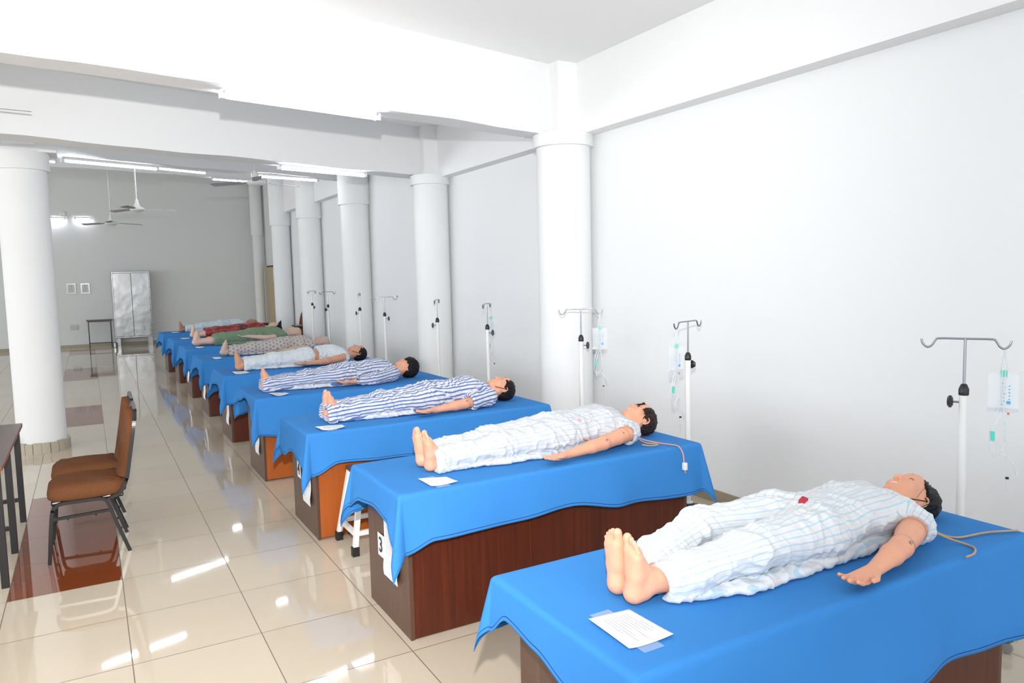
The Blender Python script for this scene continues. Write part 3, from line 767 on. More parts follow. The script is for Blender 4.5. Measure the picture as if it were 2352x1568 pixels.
def drip_stand(x, y, H, ratio, sgn, label, knob=-1, stub=0.225):
    t = thing('drip_stand', label, 'drip stand', (x, y, 0), 0, 'drip stands along the wall')
    az = math.atan2(x, y); rt_ = Vector((math.cos(az), -math.sin(az), 0)); fw_ = Vector((math.sin(az), math.cos(az), 0))
    ph = math.acos(min(1, ratio))*sgn; d = rt_*math.cos(ph)+fw_*math.sin(ph); ang = math.atan2(d.y, d.x)
    star_base(t, rz=ang+.5)
    MB().tube([(0, 0, 0.14), (0, 0, H-stub-0.04)], 0.0195, 20).build('pole', M_WPAINT, t, smooth=True)
    MB().tube([(0, 0, H-stub-0.05), (0, 0, H)], 0.0062, 12).build('inner_rod', M_STEEL, t, smooth=True)
    MB().lathe([(0.0215, 0), (0.023, 0.006), (0.023, 0.03), (0.014, 0.052), (0.009, 0.056)], 24, (0, 0, H-stub-0.05)).build('collar', M_BLACK, t, smooth=True)
    hk = MB().tube(hook_pts(z=H), 0.0052, 10).build('hook_bar', M_STEEL, t, None, (0, 0, ang), True)
    k = MB().lathe([(0.0, 0.0), (0.018, 0.0), (0.03, 0.008), (0.03, 0.018), (0.02, 0.026), (0.0, 0.028)], 6)
    kd = d if knob > 0 else -d
    if ratio < .4: kd = rt_*knob
    ka = math.atan2(kd.y, kd.x)
    kn = k.build('knob', M_BLACK, t, (kd.x*0.043, kd.y*0.043, H-stub-0.085), (0, PI/2, ka), True)
    MB().tube([(kd.x*0.015, kd.y*0.015, H-stub-0.085), (kd.x*0.045, kd.y*0.045, H-stub-0.085)], 0.005, 8).build('knob_screw', M_STEEL, t, smooth=True)
    return t, d
ST = [(3.67, 2.023, 1.444, 1.0, 1, 'drip stand nearest the camera, clear bag on its right hook', -1),
      (3.67, 3.937, 1.447, 0.5, 1, 'drip stand against the bare wall, beside the head of the fringed-wig mannequin', 1),
      (3.64, 5.21, 1.499, 0.86, 0, 'drip stand in front of the brightest round column', 1),
      (3.67, 6.982, 1.507, 0.24, 1, 'drip stand before the grey wall panel between two columns, bag on its right hook', 1),
      (3.67, 8.283, 1.527, 0.17, 1, 'drip stand in front of the second round column', -1),
      (3.67, 10.126, 1.533, 0.78, 0, 'drip stand with a red-tipped hook, right of the third column', 1),
      (3.67, 11.236, 1.578, 0.08, 1, 'drip stand seen edge-on before the third column', -1),
      (3.67, 12.998, 1.585, 0.73, 1, 'drip stand with wide hooks just right of the fourth column', -1),
      (3.67, 14.05, 1.592, 0.42, 1, 'farthest drip stand, in front of the fourth column', 1)]
stands = []
for x, y, H, ra, sg, lb, kb in ST: stands.append(drip_stand(x, y, H, ra, sg, lb, kb))
MB().tube([(0.186, 0, 1.529), (0.186, 0, 1.548)], 0.008, 8).build('red_tip', mat('red_rubber', (0.5, 0.03, 0.03), .5), stands[5][0], None, (0, 0, math.atan2(stands[5][1].y, stands[5][1].x)))

def drip_bag(si, side, label, sc=1.0, full=True):
    st, d = stands[si]; H = ST[si][2]
    p0 = Vector(st.location)+d*side*0.160+Vector((0, 0, H-0.046))
    ang = math.atan2(d.y, d.x)
    if ST[si][3] < .6: ang = math.atan2(-math.sin(math.atan2(ST[si][0], ST[si][1])), math.cos(math.atan2(ST[si][0], ST[si][1])))+0.7
    t = thing('infusion_bag', label, 'infusion bag', p0, ang, 'clear bags hung on the drip stands')
    MB().tube(bez([(-0.014, 0, -0.115), (-0.006, 0, -0.05), (0.0, 0, 0.001), (0.007, 0, -0.05), (0.012, 0, -0.115)], 5), 0.0035, 8).build('hanging_loop', M_VTUBE, t, smooth=True)
    w_, h_ = 0.063*sc, 0.185*sc; z0 = -0.115-h_
    b = MB(); b.box(-w_, w_, -0.006, 0.006, z0, -0.115, 0.004); bag = b.build('bag', M_CLEAR, t)
    MB().box(-w_, w_, -0.0068, -0.0055, z0, z0+0.02).build('sealed_edge', mat('milky_vinyl', (0.75, 0.78, 0.82), .3, alpha=.6), bag)
    MB().box(-0.012, 0.014, -0.012, 0.008, -0.13, -0.10, 0.002).build('teal_clip', M_TEAL, t)
    g = MB()
    for k in range(7): g.box(-0.01, 0.004+0.004*(k % 2), -0.0078, -0.0072, z0+0.035+k*0.017*sc, z0+0.038+k*0.017*sc)
    for k in range(5): g.box(0.022, 0.027, -0.0078, -0.0072, z0+0.06+k*0.016*sc, z0+0.066+k*0.016*sc)
    g.box(0.014, 0.030, -0.0078, -0.0072, z0+0.04, z0+0.055)
    g.build('scale_print', M_BLUEPR, bag)
    MB().box(0.018, 0.028, -0.006, 0.006, z0-0.012, z0-0.002, 0.001).build('orange_cap', M_ORG, t)
    tb = MB()
    MB().tube(bez([(0.0, -0.008, -0.02), (-0.008, -0.012, -0.16), (0.004, -0.012, -0.3), (0.012, -0.012, -0.42), (0.004, -0.01, -0.48), (-0.03, -0.01, -0.51), (-0.05, -0.01, -0.46), (-0.042, -0.01, -0.36), (-0.01, -0.012, -0.26), (0.006, -0.012, -0.12), (0.004, -0.008, -0.01)], 6), 0.003, 8).build('drip_tube', M_VTUBE, t, smooth=True)
    MB().tube(bez([(-0.005, -0.01, -0.30), (-0.028, -0.01, -0.38), (-0.034, -0.012, -0.46), (-0.03, -0.012, -0.53)], 5), 0.003, 8).build('drip_tube', M_VTUBE, t, smooth=True)
    MB().box(-0.045, -0.027, -0.018, -0.002, -0.44, -0.395, 0.002).build('teal_clamp', M_TEAL, t)
    MB().tube(bez([(-0.02, -0.01, -0.50), (0.02, -0.01, -0.51), (0.05, -0.01, -0.545), (0.065, -0.01, -0.60)], 5), 0.0028, 8).build('drip_tube', M_VTUBE, t, smooth=True)
    MB().tube(bez([(0.012, -0.012, -0.34), (0.018, -0.012, -0.45), (0.022, -0.01, -0.56), (0.026, -0.01, -0.68)], 5), 0.0018, 6).build('drip_tube', M_VTUBE, t, smooth=True)
    MB().box(0.02, 0.034, -0.016, -0.006, -0.62, -0.61).build('black_clip', M_BLACK, t)
    return t
drip_bag(0, 1, 'clear bag with blue scale hanging on the nearest drip stand')
drip_bag(1, -1, 'clear bag hanging low beside the pole of the stand behind table 3')
drip_bag(2, 1, 'clear bag hanging beside the brightest column')
drip_bag(3, 1, 'clear bag hanging before the grey wall panel')

# ================================================================== implicit surface modelling for figures and clothes
def vnoise(P, seed=0):
    """smooth value noise, P (N,3) -> (N,) in 0..1"""
    rs = np.random.RandomState(seed); T = rs.rand(32, 32, 32).astype(np.float32)
    i = np.floor(P).astype(int); f = P-i; f = f*f*(3-2*f); out = 0
    for dx in (0, 1):
        for dy in (0, 1):
            for dz in (0, 1):
                w_ = (f[:, 0] if dx else 1-f[:, 0])*(f[:, 1] if dy else 1-f[:, 1])*(f[:, 2] if dz else 1-f[:, 2])
                out = out+w_*T[(i[:, 0]+dx) % 32, (i[:, 1]+dy) % 32, (i[:, 2]+dz) % 32]
    return out
class Field:
    def __init__(s, xs, ys, zs):
        s.x, s.y, s.z = [np.asarray(a, np.float32) for a in (xs, ys, zs)]
        s.D = np.full((len(xs), len(ys), len(zs)), 0.5, np.float32)
    def sub(s, lo, hi, mg):
        r = []
        for a, l, h in ((s.x, lo[0]-mg, hi[0]+mg), (s.y, lo[1]-mg, hi[1]+mg), (s.z, lo[2]-mg, hi[2]+mg)):
            i0 = int(np.searchsorted(a, l)); i1 = int(np.searchsorted(a, h))
            if i1-i0 < 1: return None, None
            r.append(slice(i0, i1))
        g = (s.x[r[0]][:, None, None], s.y[r[1]][None, :, None], s.z[r[2]][None, None, :])
        return tuple(r), g
    def comb(s, r, d, k, mode):
        D = s.D[r]
        if mode == 'u':
            if k > 0:
                h = np.maximum(k-np.abs(D-d), 0)/k; s.D[r] = np.minimum(D, d)-h*h*k*0.25
            else: s.D[r] = np.minimum(D, d)
        elif mode == 'c':   # carve
            d = -d
            if k > 0:
                h = np.maximum(k-np.abs(D-d), 0)/k; s.D[r] = np.maximum(D, d)+h*h*k*0.25
            else: s.D[r] = np.maximum(D, d)
    def rc(s, a, b, ra, rb, k=0.0, mode='u', sq=1.0, sy=1.0):
        a = np.array(a, float); b = np.array(b, float); R_ = max(ra, rb)
        mg = R_+max(k, .012)+.02
        if sq < 1 or sy > 1: mg *= max(1, sy)
        r, g = s.sub(np.minimum(a, b), np.maximum(a, b), mg)
        if r is None: return
        X, Y, Z = g; iq = 1/sq; iy = 1/sy
        ab = (b-a)*np.array([1, iy, iq]); L = max(1e-9, (ab*ab).sum())
        px, py, pz = X-a[0], (Y-a[1])*iy, (Z-a[2])*iq
        t = np.clip((px*ab[0]+py*ab[1]+pz*ab[2])/L, 0, 1)
        d = np.sqrt((px-t*ab[0])**2+(py-t*ab[1])**2+(pz-t*ab[2])**2)-(ra+(rb-ra)*t)
        if sq < 1: d = d*(0.5+0.5*sq)
        s.comb(r, d, k, mode)
    def el(s, c, r3, k=0.0, mode='u', rot=None):
        c = np.array(c, float); r3 = np.array(r3, float); m = r3.max() if rot is not None else r3
        r, g = s.sub(c-m, c+m, max(k, .012)+.02)
        if r is None: return
        X, Y, Z = g; P = [X-c[0], Y-c[1], Z-c[2]]
        if rot is not None:
            R_ = np.array(rot); P = [P[0]*R_[0, i]+P[1]*R_[1, i]+P[2]*R_[2, i] for i in range(3)]
        k0 = np.sqrt(sum((p/q)**2 for p, q in zip(P, r3))); k1 = np.sqrt(sum((p/q**2)**2 for p, q in zip(P, r3)))
        s.comb(r, k0*(k0-1)/np.maximum(k1, 1e-6), k, mode)
    def half(s, n, c, k=0.0):
        """keep the side where n.p < c"""
        d = s.x[:, None, None]*n[0]+s.y[None, :, None]*n[1]+s.z[None, None, :]*n[2]-c
        if k > 0:
            h = np.maximum(k-np.abs(s.D-d), 0)/k; s.D = np.maximum(s.D, d)+h*h*k*0.25
        else: s.D = np.maximum(s.D, d)
    def mesh(s):
        D = s.D; ins = D < 0
        c = np.zeros(tuple(n-1 for n in D.shape), np.int8)
        offs = [(i, j, k) for i in (0, 1) for j in (0, 1) for k in (0, 1)]
        nx, ny, nz = D.shape
        for i, j, k in offs: c += ins[i:nx-1+i, j:ny-1+j, k:nz-1+k]
        I, J, K = np.nonzero((c > 0) & (c < 8))
        idm = np.full(c.shape, -1, np.int32); idm[I, J, K] = np.arange(len(I))
        val = {o: D[I+o[0], J+o[1], K+o[2]] for o in offs}
        acc = np.zeros((len(I), 3)); cnt = np.zeros(len(I))
        for o in offs:
            for ax in range(3):
                if o[ax] == 0:
                    o2 = list(o); o2[ax] = 1; o2 = tuple(o2); a, b = val[o], val[o2]
                    m = (a < 0) != (b < 0); t = np.where(m, a/np.where(m, a-b, 1), 0)
                    p = np.array(o, float)[None, :].repeat(len(I), 0); p[:, ax] = t
                    acc[m] += p[m]; cnt += m
        f = acc/np.maximum(cnt, 1)[:, None]
        V = np.stack([s.x[I]+f[:, 0]*(s.x[I+1]-s.x[I]), s.y[J]+f[:, 1]*(s.y[J+1]-s.y[J]), s.z[K]+f[:, 2]*(s.z[K+1]-s.z[K])], 1)
        Q = []
        for ax in range(3):
            sl0 = [slice(None)]*3; sl1 = [slice(None)]*3; sl0[ax] = slice(0, -1); sl1[ax] = slice(1, None)
            a, b = ins[tuple(sl0)], ins[tuple(sl1)]
            e = a != b; ii = np.stack(np.nonzero(e), 1); u, v_ = (ax+1) % 3, (ax+2) % 3
            ok = (ii[:, u] > 0) & (ii[:, v_] > 0) & (ii[:, u] < D.shape[u]-1) & (ii[:, v_] < D.shape[v_]-1); ii = ii[ok]
            fl_ = a[tuple(ii.T)]
            def cell(du, dv):
                q = ii.copy(); q[:, u] += du; q[:, v_] += dv; return idm[tuple(q.T)]
            q = np.stack([cell(-1, -1), cell(0, -1), cell(0, 0), cell(-1, 0)], 1)
            q[~fl_] = q[~fl_][:, ::-1]; Q.append(q)
        return V, np.concatenate(Q)
def vnormals(V, Q):
    n = np.cross(V[Q[:, 2]]-V[Q[:, 0]], V[Q[:, 3]]-V[Q[:, 1]]); N = np.zeros_like(V)
    for k in range(4): np.add.at(N, Q[:, k], n)
    return N/np.maximum(np.linalg.norm(N, axis=1), 1e-12)[:, None]
def smooth_v(V, Q, it=1, lam=0.5):
    E = np.concatenate([Q[:, [0, 1]], Q[:, [1, 2]], Q[:, [2, 3]], Q[:, [3, 0]]])
    cnt = np.bincount(E[:, 0], minlength=len(V))+np.bincount(E[:, 1], minlength=len(V))
    for _ in range(it):
        S = np.zeros_like(V)
        for a in range(3):
            S[:, a] = np.bincount(E[:, 0], V[E[:, 1], a], len(V))+np.bincount(E[:, 1], V[E[:, 0], a], len(V))
        V = V+(S/np.maximum(cnt, 1)[:, None]-V)*lam
    return V
def np_mesh(name, V, Q, m, parent, attr=None):
    me = bpy.data.meshes.new(name)
    me.vertices.add(len(V)); me.vertices.foreach_set('co', np.ascontiguousarray(V, np.float32).ravel())
    me.loops.add(len(Q)*4); me.loops.foreach_set('vertex_index', np.ascontiguousarray(Q, np.int32).ravel())
    me.polygons.add(len(Q)); me.polygons.foreach_set('loop_start', np.arange(0, len(Q)*4, 4, dtype=np.int32))
    try: me.polygons.foreach_set('loop_total', np.full(len(Q), 4, np.int32))
    except Exception: pass
    me.update(calc_edges=True); me.validate()
    me.polygons.foreach_set('use_smooth', [True]*len(me.polygons))
    me.materials.append(m)
    if attr is not None:
        a = me.attributes.new('st', 'FLOAT', 'POINT'); a.data.foreach_set('value', np.asarray(attr, np.float32))
    return link(bpy.data.objects.new(name, me), parent)
def axis_pts(segs):
    """segs: [(start, step), ..., (end, None)] -> nonuniform coordinates"""
    out = []
    for (a, h), (b, _) in zip(segs, segs[1:]): out += list(np.arange(a, b-1e-6, h))
    out.append(segs[-1][0]); return np.array(sorted(set(np.round(out, 5))))

# ---- skin, hair and garment materials
def skin(name, c, rough=0.42):
    m = mat(name, c, rough, spec=0.35); t = NT(m); v = t.coord(); n = t.noise(v, 9, 3)
    t.color(t.mix(t.math('MULTIPLY', n, .5), c, tuple(q*f_ for q, f_ in zip(c, (0.93, 0.80, 0.74)))))
    t.b.inputs['Subsurface Weight'].default_value = 0.06; t.b.inputs['Subsurface Radius'].default_value = (0.01, 0.004, 0.002)
    return m
SK_A = skin('peach_vinyl_skin', (0.76, 0.375, 0.245))
SK_B = skin('tan_vinyl_skin', (0.60, 0.31, 0.20))
SK_C = skin('greyish_skin', (0.56, 0.41, 0.345))
SK_D = skin('pale_vinyl_skin', (0.66, 0.46, 0.36))
SK_E = skin('brown_vinyl_skin', (0.40, 0.215, 0.145))
def hairmat(name, c):
    m = mat(name, c, 0.42, spec=0.22); t = NT(m); v = t.coord((18, 90, 90)); n = t.noise(v, 4, 4)
    t.color(t.mix(n, tuple(q*.5 for q in c), tuple(min(1, q*1.8) for q in c))); t.bump(n, 0.6, 0.006); return m
HAIR = hairmat('black_wig_hair', (0.007, 0.0055, 0.005)); HAIRB = hairmat('dark_brown_wig_hair', (0.022, 0.011, 0.009))
M_TEETH = mat('white_teeth', (0.88, 0.86, 0.82), 0.25); M_EYE = mat('eye_white', (0.75, 0.73, 0.70), 0.2); M_LASH = mat('dark_lash', (0.02, 0.012, 0.01), 0.6)
M_MOUTH = mat('mouth_inside', (0.30, 0.07, 0.05), 0.5); M_LIP = mat('lip_tint', (0.66, 0.28, 0.20), 0.4)
def stripes(name, base, cols, period):
    """cols: list of (start, end, colour) inside one period; runs along the limb"""
    m = mat(name, base, 0.9, spec=0.1); t = NT(m)
    at = t.n('ShaderNodeAttribute', attribute_name='st'); s = at.outputs['Fac']
    fr = t.math('FRACT', t.math('DIVIDE', s, period)); c = t.mix(0.0, base, base)
    for a, b, col in cols:
        msk = t.math('MULTIPLY', t.math('GREATER_THAN', fr, a), t.math('LESS_THAN', fr, b)); c = t.mix(msk, c, col)
    v = t.coord(); c = t.mix(t.math('MULTIPLY', t.noise(v, 3, 3), 0.12), c, tuple(q*.8 for q in base))
    t.color(c); t.bump(t.noise(v, 38, 4), 0.30, 0.006); t.b.inputs['Sheen Weight'].default_value = 0.1; return m
PALE = stripes('pale_striped_cotton', (0.66, 0.68, 0.70), [(0.0, .20, (0.44, 0.58, 0.68)), (.55, .62, (0.70, 0.62, 0.62))], 0.024)
PALEV = stripes('pale_lilac_striped_cotton', (0.58, 0.60, 0.62), [(0.0, .24, (0.44, 0.50, 0.60)), (.55, .65, (0.57, 0.51, 0.51))], 0.024)
NAVY = stripes('blue_striped_cotton', (0.64, 0.64, 0.67), [(0.0, .38, (0.075, 0.14, 0.36)), (.60, .66, (0.42, 0.48, 0.62))], 0.027)
def stain(m, spots):
    t = NT(m); tc = t.n('ShaderNodeTexCoord'); sp = t.n('ShaderNodeSeparateXYZ'); t.l(tc.outputs['Object'], sp.inputs[0])
    src = t.b.inputs['Base Color'].links[0].from_socket; msk = None; nz = t.math('MULTIPLY', t.noise(tc.outputs['Object'], 90, 2), 0.010)
    for x, y, r in spots:
        dx = t.math('SUBTRACT', sp.outputs[0], x); dy = t.math('SUBTRACT', sp.outputs[1], y)
        d = t.math('ADD', t.math('SQRT', t.math('ADD', t.math('MULTIPLY', dx, dx), t.math('MULTIPLY', dy, dy))), nz)
        k = t.math('LESS_THAN', d, r+.005); msk = k if msk is None else t.math('MAXIMUM', msk, k)
    t.color(t.mix(t.math('MULTIPLY', msk, .6), src, (0.72, 0.22, 0.22)))
stain(PALEV, [(1.00, -.125, .012), (1.10, -.10, .007), (1.18, -.06, .006), (1.21, -.13, .005), (1.08, -.135, .004), (1.12, -.14, .004)])
PALE2 = stripes('pale_blue_thin_cotton', (0.56, 0.63, 0.68), [(0.0, .3, (0.50, 0.59, 0.66))], 0.02)
GREEN = stripes('green_scrub_cotton', (0.17, 0.25, 0.16), [], 0.02)
def dots():
    m = mat('grey_patterned_cotton', (0.5, 0.45, 0.42), 0.9, spec=0.1); t = NT(m)
    tc = t.n('ShaderNodeTexCoord'); sp = t.n('ShaderNodeSeparateXYZ'); t.l(tc.outputs['Object'], sp.inputs[0])
    at = t.n('ShaderNodeAttribute', attribute_name='st')
    u = t.math('DIVIDE', sp.outputs[0], 0.052); v = t.math('DIVIDE', at.outputs['Fac'], 0.052)
    v2 = t.math('ADD', v, t.math('MULTIPLY', t.math('FLOORED_MODULO', t.math('FLOOR', u), 2.0), 0.5))
    fu = t.math('SUBTRACT', t.math('FRACT', u), 0.5); fv = t.math('SUBTRACT', t.math('FRACT', v2), 0.5)
    r = t.math('SQRT', t.math('ADD', t.math('MULTIPLY', fu, fu), t.math('MULTIPLY', fv, fv)))
    ring = t.math('LESS_THAN', t.math('ABSOLUTE', t.math('SUBTRACT', r, 0.17)), 0.055)
    ln = t.math('LESS_THAN', t.math('ABSOLUTE', fv), 0.03)
    c = t.mix(t.math('MULTIPLY', ln, .5), (0.50, 0.455, 0.425), (0.38, 0.33, 0.31)); c = t.mix(ring, c, (0.15, 0.105, 0.10))
    t.color(c); t.bump(t.noise(t.coord(), 38, 4), 0.3, 0.006); return m
DOTS = dots()
def floral():
    m = mat('red_floral_satin', (0.3, 0.01, 0.02), 0.4, spec=0.5); t = NT(m); v = t.coord()
    vo = t.n('ShaderNodeTexVoronoi'); vo.inputs['Scale'].default_value = 14; t.l(v, vo.inputs['Vector'])
    d = vo.outputs['Distance']; n = t.noise(v, 6, 3)
    c = t.ramp(n, [(0.38, (0.04, 0.006, 0.012)), (0.46, (0.22, 0.008, 0.012)), (0.62, (0.33, 0.015, 0.015))])
    c = t.mix(t.math('LESS_THAN', t.math('ABSOLUTE', t.math('SUBTRACT', d, 0.24)), 0.05), c, (0.22, 0.20, 0.04))
    c = t.mix(t.math('LESS_THAN', d, 0.07), c, (0.02, 0.01, 0.015))
    vo2 = t.n('ShaderNodeTexVoronoi'); vo2.inputs['Scale'].default_value = 7; t.l(v, vo2.inputs['Vector'])
    c = t.mix(t.math('MULTIPLY', t.math('LESS_THAN', vo2.outputs['Distance'], 0.13), .6), c, (0.45, 0.42, 0.46))
    t.color(c); t.bump(t.noise(v, 30, 4), 0.3, 0.006); return m
FLOR = floral()
M_STRAP = mat('black_strap', (0.01, 0.01, 0.01), 0.6); M_TAN = mat('tan_rubber_tube', (0.45, 0.30, 0.17), 0.4); M_PINKT = mat('pink_rubber_tube', (0.62, 0.30, 0.22), 0.4)
M_BLOOD = mat('red_stain', (0.75, 0.30, 0.30), 0.9); M_REDF = mat('red_cloth_peep', (0.45, 0.02, 0.04), 0.8); M_SEAM = mat('vinyl_seam', (0.50, 0.20, 0.11), 0.6)

def headT(hc, pitch, roll):
    """head local (x crown, y left/right, z face) -> figure space"""
    Ry = Matrix.Rotation(pitch, 3, 'Y'); Rx = Matrix.Rotation(roll, 3, 'X'); R_ = Rx @ Ry
    R3 = np.array(R_); c = np.array(hc)
    return (lambda p: c+R3 @ np.array(p, float)), R3

def figure(name, label, loc, rz, sc, fine, skinm, F):
    """a supine jointed training mannequin; local x runs from soles to crown, z up from the cloth"""
    root = thing(name, label, 'mannequin', loc, rz, 'patient mannequins'); root.scale = (sc, sc, sc)
    h = [0.0038, 0.0055, 0.0085][fine]; hb = [0.006, 0.008, 0.011][fine]
    LA = F.get('larm', dict(S=(1.335, -.175, .085), E=(1.07, -.235, .050), W=(0.835, -.255, .042), d=(-1, -.03, -.02)))
    RA = F.get('rarm', dict(S=(1.335, .175, .085), E=(1.07, .235, .050), W=(0.84, .25, .042), d=(-1, .03, -.02)))
    fy = F.get('fy', .058); kn = F.get('knee', .095); kz = F.get('kz', .085); lean = F.get('lean', 0.0); splay = F.get('splay', 0.10)
    hd, HR = headT(F.get('hc', (1.552, 0, .110)), F.get('hp', 0.0), F.get('hr', 0.0))
    hx0 = min(LA['W'][0], RA['W'][0])-.22; hx1 = max(LA['W'][0], RA['W'][0])+.02
    ys_ = [0.30]+[abs(A[q][1])+.09 for A in (LA, RA) for q in ('E', 'W')]; ym = max(ys_)
    for A in (LA, RA):
        dd = np.array(A['d'], float); dd /= np.linalg.norm(dd); A['d'] = dd; ym = max(ym, abs(A['W'][1]+dd[1]*.19)+.05)
    fx = -0.05-abs(lean)*.25
    X = axis_pts([(fx, h), (.15, hb), (max(.2, hx0), h), (hx1, hb), (1.36, h), (1.70, None)])
    fb = Field(X, np.arange(-ym, ym, h), np.arange(-.012, .30, h))
    # feet and legs
    for s_ in (-1, 1):
        y0 = s_*fy; A_ = np.array([0.075, y0, 0.055])
        Rf = np.array(Matrix.Rotation(-lean, 3, 'Y') @ Matrix.Rotation(-s_*splay, 3, 'X'))
        def ft(p):
            q = np.array([p[0]-.075, p[1]*s_, p[2]-.04]); q = Rf @ q; return q+np.array([.075, y0, .04])
        # p: (x from sole, y outward, z towards the toes)
        fb.rc(ft((.040, 0, .036)), ft((.036, .012, .10)), .033, .026, .0)
        fb.rc(ft((.036, .012, .10)), ft((.030, .022, .168)), .024, .021, .012)
        fb.rc(ft((.045, -.006, .07)), ft((.034, -.018, .176)), .027, .025, .014)
        fb.rc(ft((.040, -.010, .10)), ft((.034, .004, .175)), .026, .024, .012)
        fb.rc(ft((.095, 0, .062)), ft((.055, 0, .13)), .040, .027, .03)
        fb.rc(ft((.075, 0, .035)), ft((.045, 0, .034)), .034, .033, .02)
        fb.rc(ft((.033, -.026, .18)), ft((.026, -.029, .219)), .0150, .0152, .006)
        for q, (yy, zz, rr) in enumerate(((-.006, .221, .0092), (.009, .214, .0086), (.022, .204, .0082), (.034, .190, .0078))):
            fb.rc(ft((.034, yy*.9, .178-.003*q)), ft((.024, yy, zz)), rr+.001, rr, .003)
        fb.rc((.092, y0, .062), (.17, y0*1.05, .062), .037, .040, .02)
        K_ = (.47, s_*kn, kz)
        fb.rc((.13, y0, .058), (.26, (y0+s_*kn)/2, .066), .036, .053, .02)
        fb.rc((.26, (y0+s_*kn)/2, .068), K_, .053, .052, .02)
        fb.rc(K_, (.86, s_*.085, .095), .054, .085, .03)
    tz = F.get('tz', 1.0)
    fb.el((.91, 0, .098*tz), (.12, .165, .096*tz), .05); fb.el((1.03, 0, .095*tz), (.15, .135, .086*tz), .05)
    fb.el((1.20, 0, .105*tz), (.17, .155, .108*tz), .05); fb.rc((1.32, -.12, .092), (1.32, .12, .092), .060, .060, .04); fb.rc((1.35, -.05, .095), (1.35, .05, .095), .055, .055, .03)
    # neck and head
    fb.rc((1.34, 0, .095), hd((-.065, 0, -.025)), .062, .052, .03)
    fb.el(hd((.022, 0, -.010)), (.092, .074, .094), .0, rot=HR)
    fb.el(hd((-.035, 0, .016)), (.078, .060, .070), .03, rot=HR)
    fb.rc(hd((-.085, .028, .015)), hd((-.055, .050, -.02)), .016, .022, .03); fb.rc(hd((-.085, -.028, .015)), hd((-.055, -.050, -.02)), .016, .022, .03)
    fb.rc(hd((-.098, -.012, .056)), hd((-.098, .012, .056)), .018, .018, .02)
    fb.el(hd((.052, 0, .052)), (.045, .052, .034), .02, rot=HR)
    for s_ in (-1, 1):
        fb.rc(hd((.022, s_*.014, .080)), hd((.018, s_*.044, .066)), .008, .009, .012)
        fb.el(hd((-.024, s_*.040, .056)), (.026, .022, .022), .02, rot=HR)
        fb.el(hd((.000, s_*.031, .090)), (.011, .017, .013), .010, 'c', rot=HR)
        if fine < 2:
            fb.el(hd((.000, s_*.031, .072)), (.0135, .015, .0125), .003, rot=HR)
            fb.el(hd((-.000, s_*.031, .0835)), (.0042, .0125, .006), .002, 'c', rot=HR)
        fb.el(hd((-.012, s_*.0765, -.012)), (.027, .0075, .015), .006, rot=HR)
        ea = [(-.010-.031*math.cos(a), s_*(.0775+.0075*math.sin(a*.5)**2), -.010-.020*math.sin(a)) for a in [PI*(-.05+1.25*q/8) for q in range(9)]]
        for pa, pb in zip(ea, ea[1:]): fb.rc(hd(pa), hd(pb), .0046, .0046, .002)
        fb.rc(hd((-.036, s_*.0775, -.010)), hd((-.030, s_*.078, -.004)), .0065, .005, .003)
        fb.el(hd((-.036, s_*.0115, .0935)), (.0085, .0065, .0075), .005, rot=HR)
    fb.rc(hd((.008, 0, .080)), hd((-.030, 0, .100)),   .0075, .0098, .010)
    if fine < 2:
        for s_ in (-1, 1): fb.el(hd((-.0425, s_*.006, .096)), (.004, .0032, .006), .001, 'c', rot=HR)
    fb.rc(hd((-.056, -.014, .080)), hd((-.056, .014, .080)), .0085, .0085, .008); fb.rc(hd((-.076, -.012, .077)), hd((-.076, .012, .077)), .0085, .0085, .008)
    mo = F.get('mouth', 0.0)
    if mo: fb.el(hd((-.066, 0, .090)), (.0075*mo, .021, .020), .003, 'c', rot=HR)
    else: fb.el(hd((-.066, 0, .094)), (.002, .020, .012), .003, 'c', rot=HR)
    # arms and hands
    for A, s_ in ((LA, -1), (RA, 1)):
        S, E, W = [np.array(A[q], float) for q in 'SEW']
        fb.rc(S, S+(E-S)*.5, .055, .046, .03, sq=.95); fb.rc(S+(E-S)*.5, E, .046, .040, .015); fb.rc(E, E+(W-E)*.35, .041, .040, .012)
        fb.rc(E+(W-E)*.35, W, .040, .026, .012, sq=.9)
        d = A['d']; n = np.array(A.get('n', (0, 0, 1)), float); n -= d*(n@d); n /= np.linalg.norm(n); sd = np.cross(n, d)
        sd = sd if sd[1]*s_ > 0 else -sd      # thumb side points away from the body (palm up)
        if A.get('palm_down'): sd = -sd
        hs = A.get('hs', 1.0)
        def hp(a, b, c): return W+d*a*hs+sd*b*hs+n*c*hs
        fb.rc(W, hp(.03, 0, 0), .025, .022, .01, sq=.85)
        for yb in (-.027, -.009, .009, .027): fb.rc(hp(.02, yb*.6, 0), hp(.088, yb, .0), .0165, .0125, .008)
        fb.rc(hp(.02, .02, .002), hp(.052, .036, .008), .018, .014, .010)
        cu = A.get('curl', .022)
        for yb, L_, rr in ((-.030, .060, .0078), (-.0105, .074, .0086), (.0095, .080, .0088), (.030, .070, .0084)):
            k0 = hp(.088, yb*.95, 0); k1 = hp(.088+L_*.5, yb*1.12, cu*.35); k2 = hp(.088+L_*.98, yb*1.22, cu*1.3)
            fb.rc(k0, k1, rr+.0018, rr+.0006, .004); fb.rc(k1, k2, rr+.0006, rr-.0006, .002)
        fb.rc(hp(.040, .036, .008), hp(.075, .056, .014), .0130, .0108, .005); fb.rc(hp(.075, .056, .014), hp(.103, .060, .018), .0108, .0092, .002)
    fb.half((0, 0, -1), -0.0015)
    V, Q = fb.mesh(); V = smooth_v(V, Q, 2 if fine == 0 else 1, .45)
    body = np_mesh('body', V, Q, skinm, root)
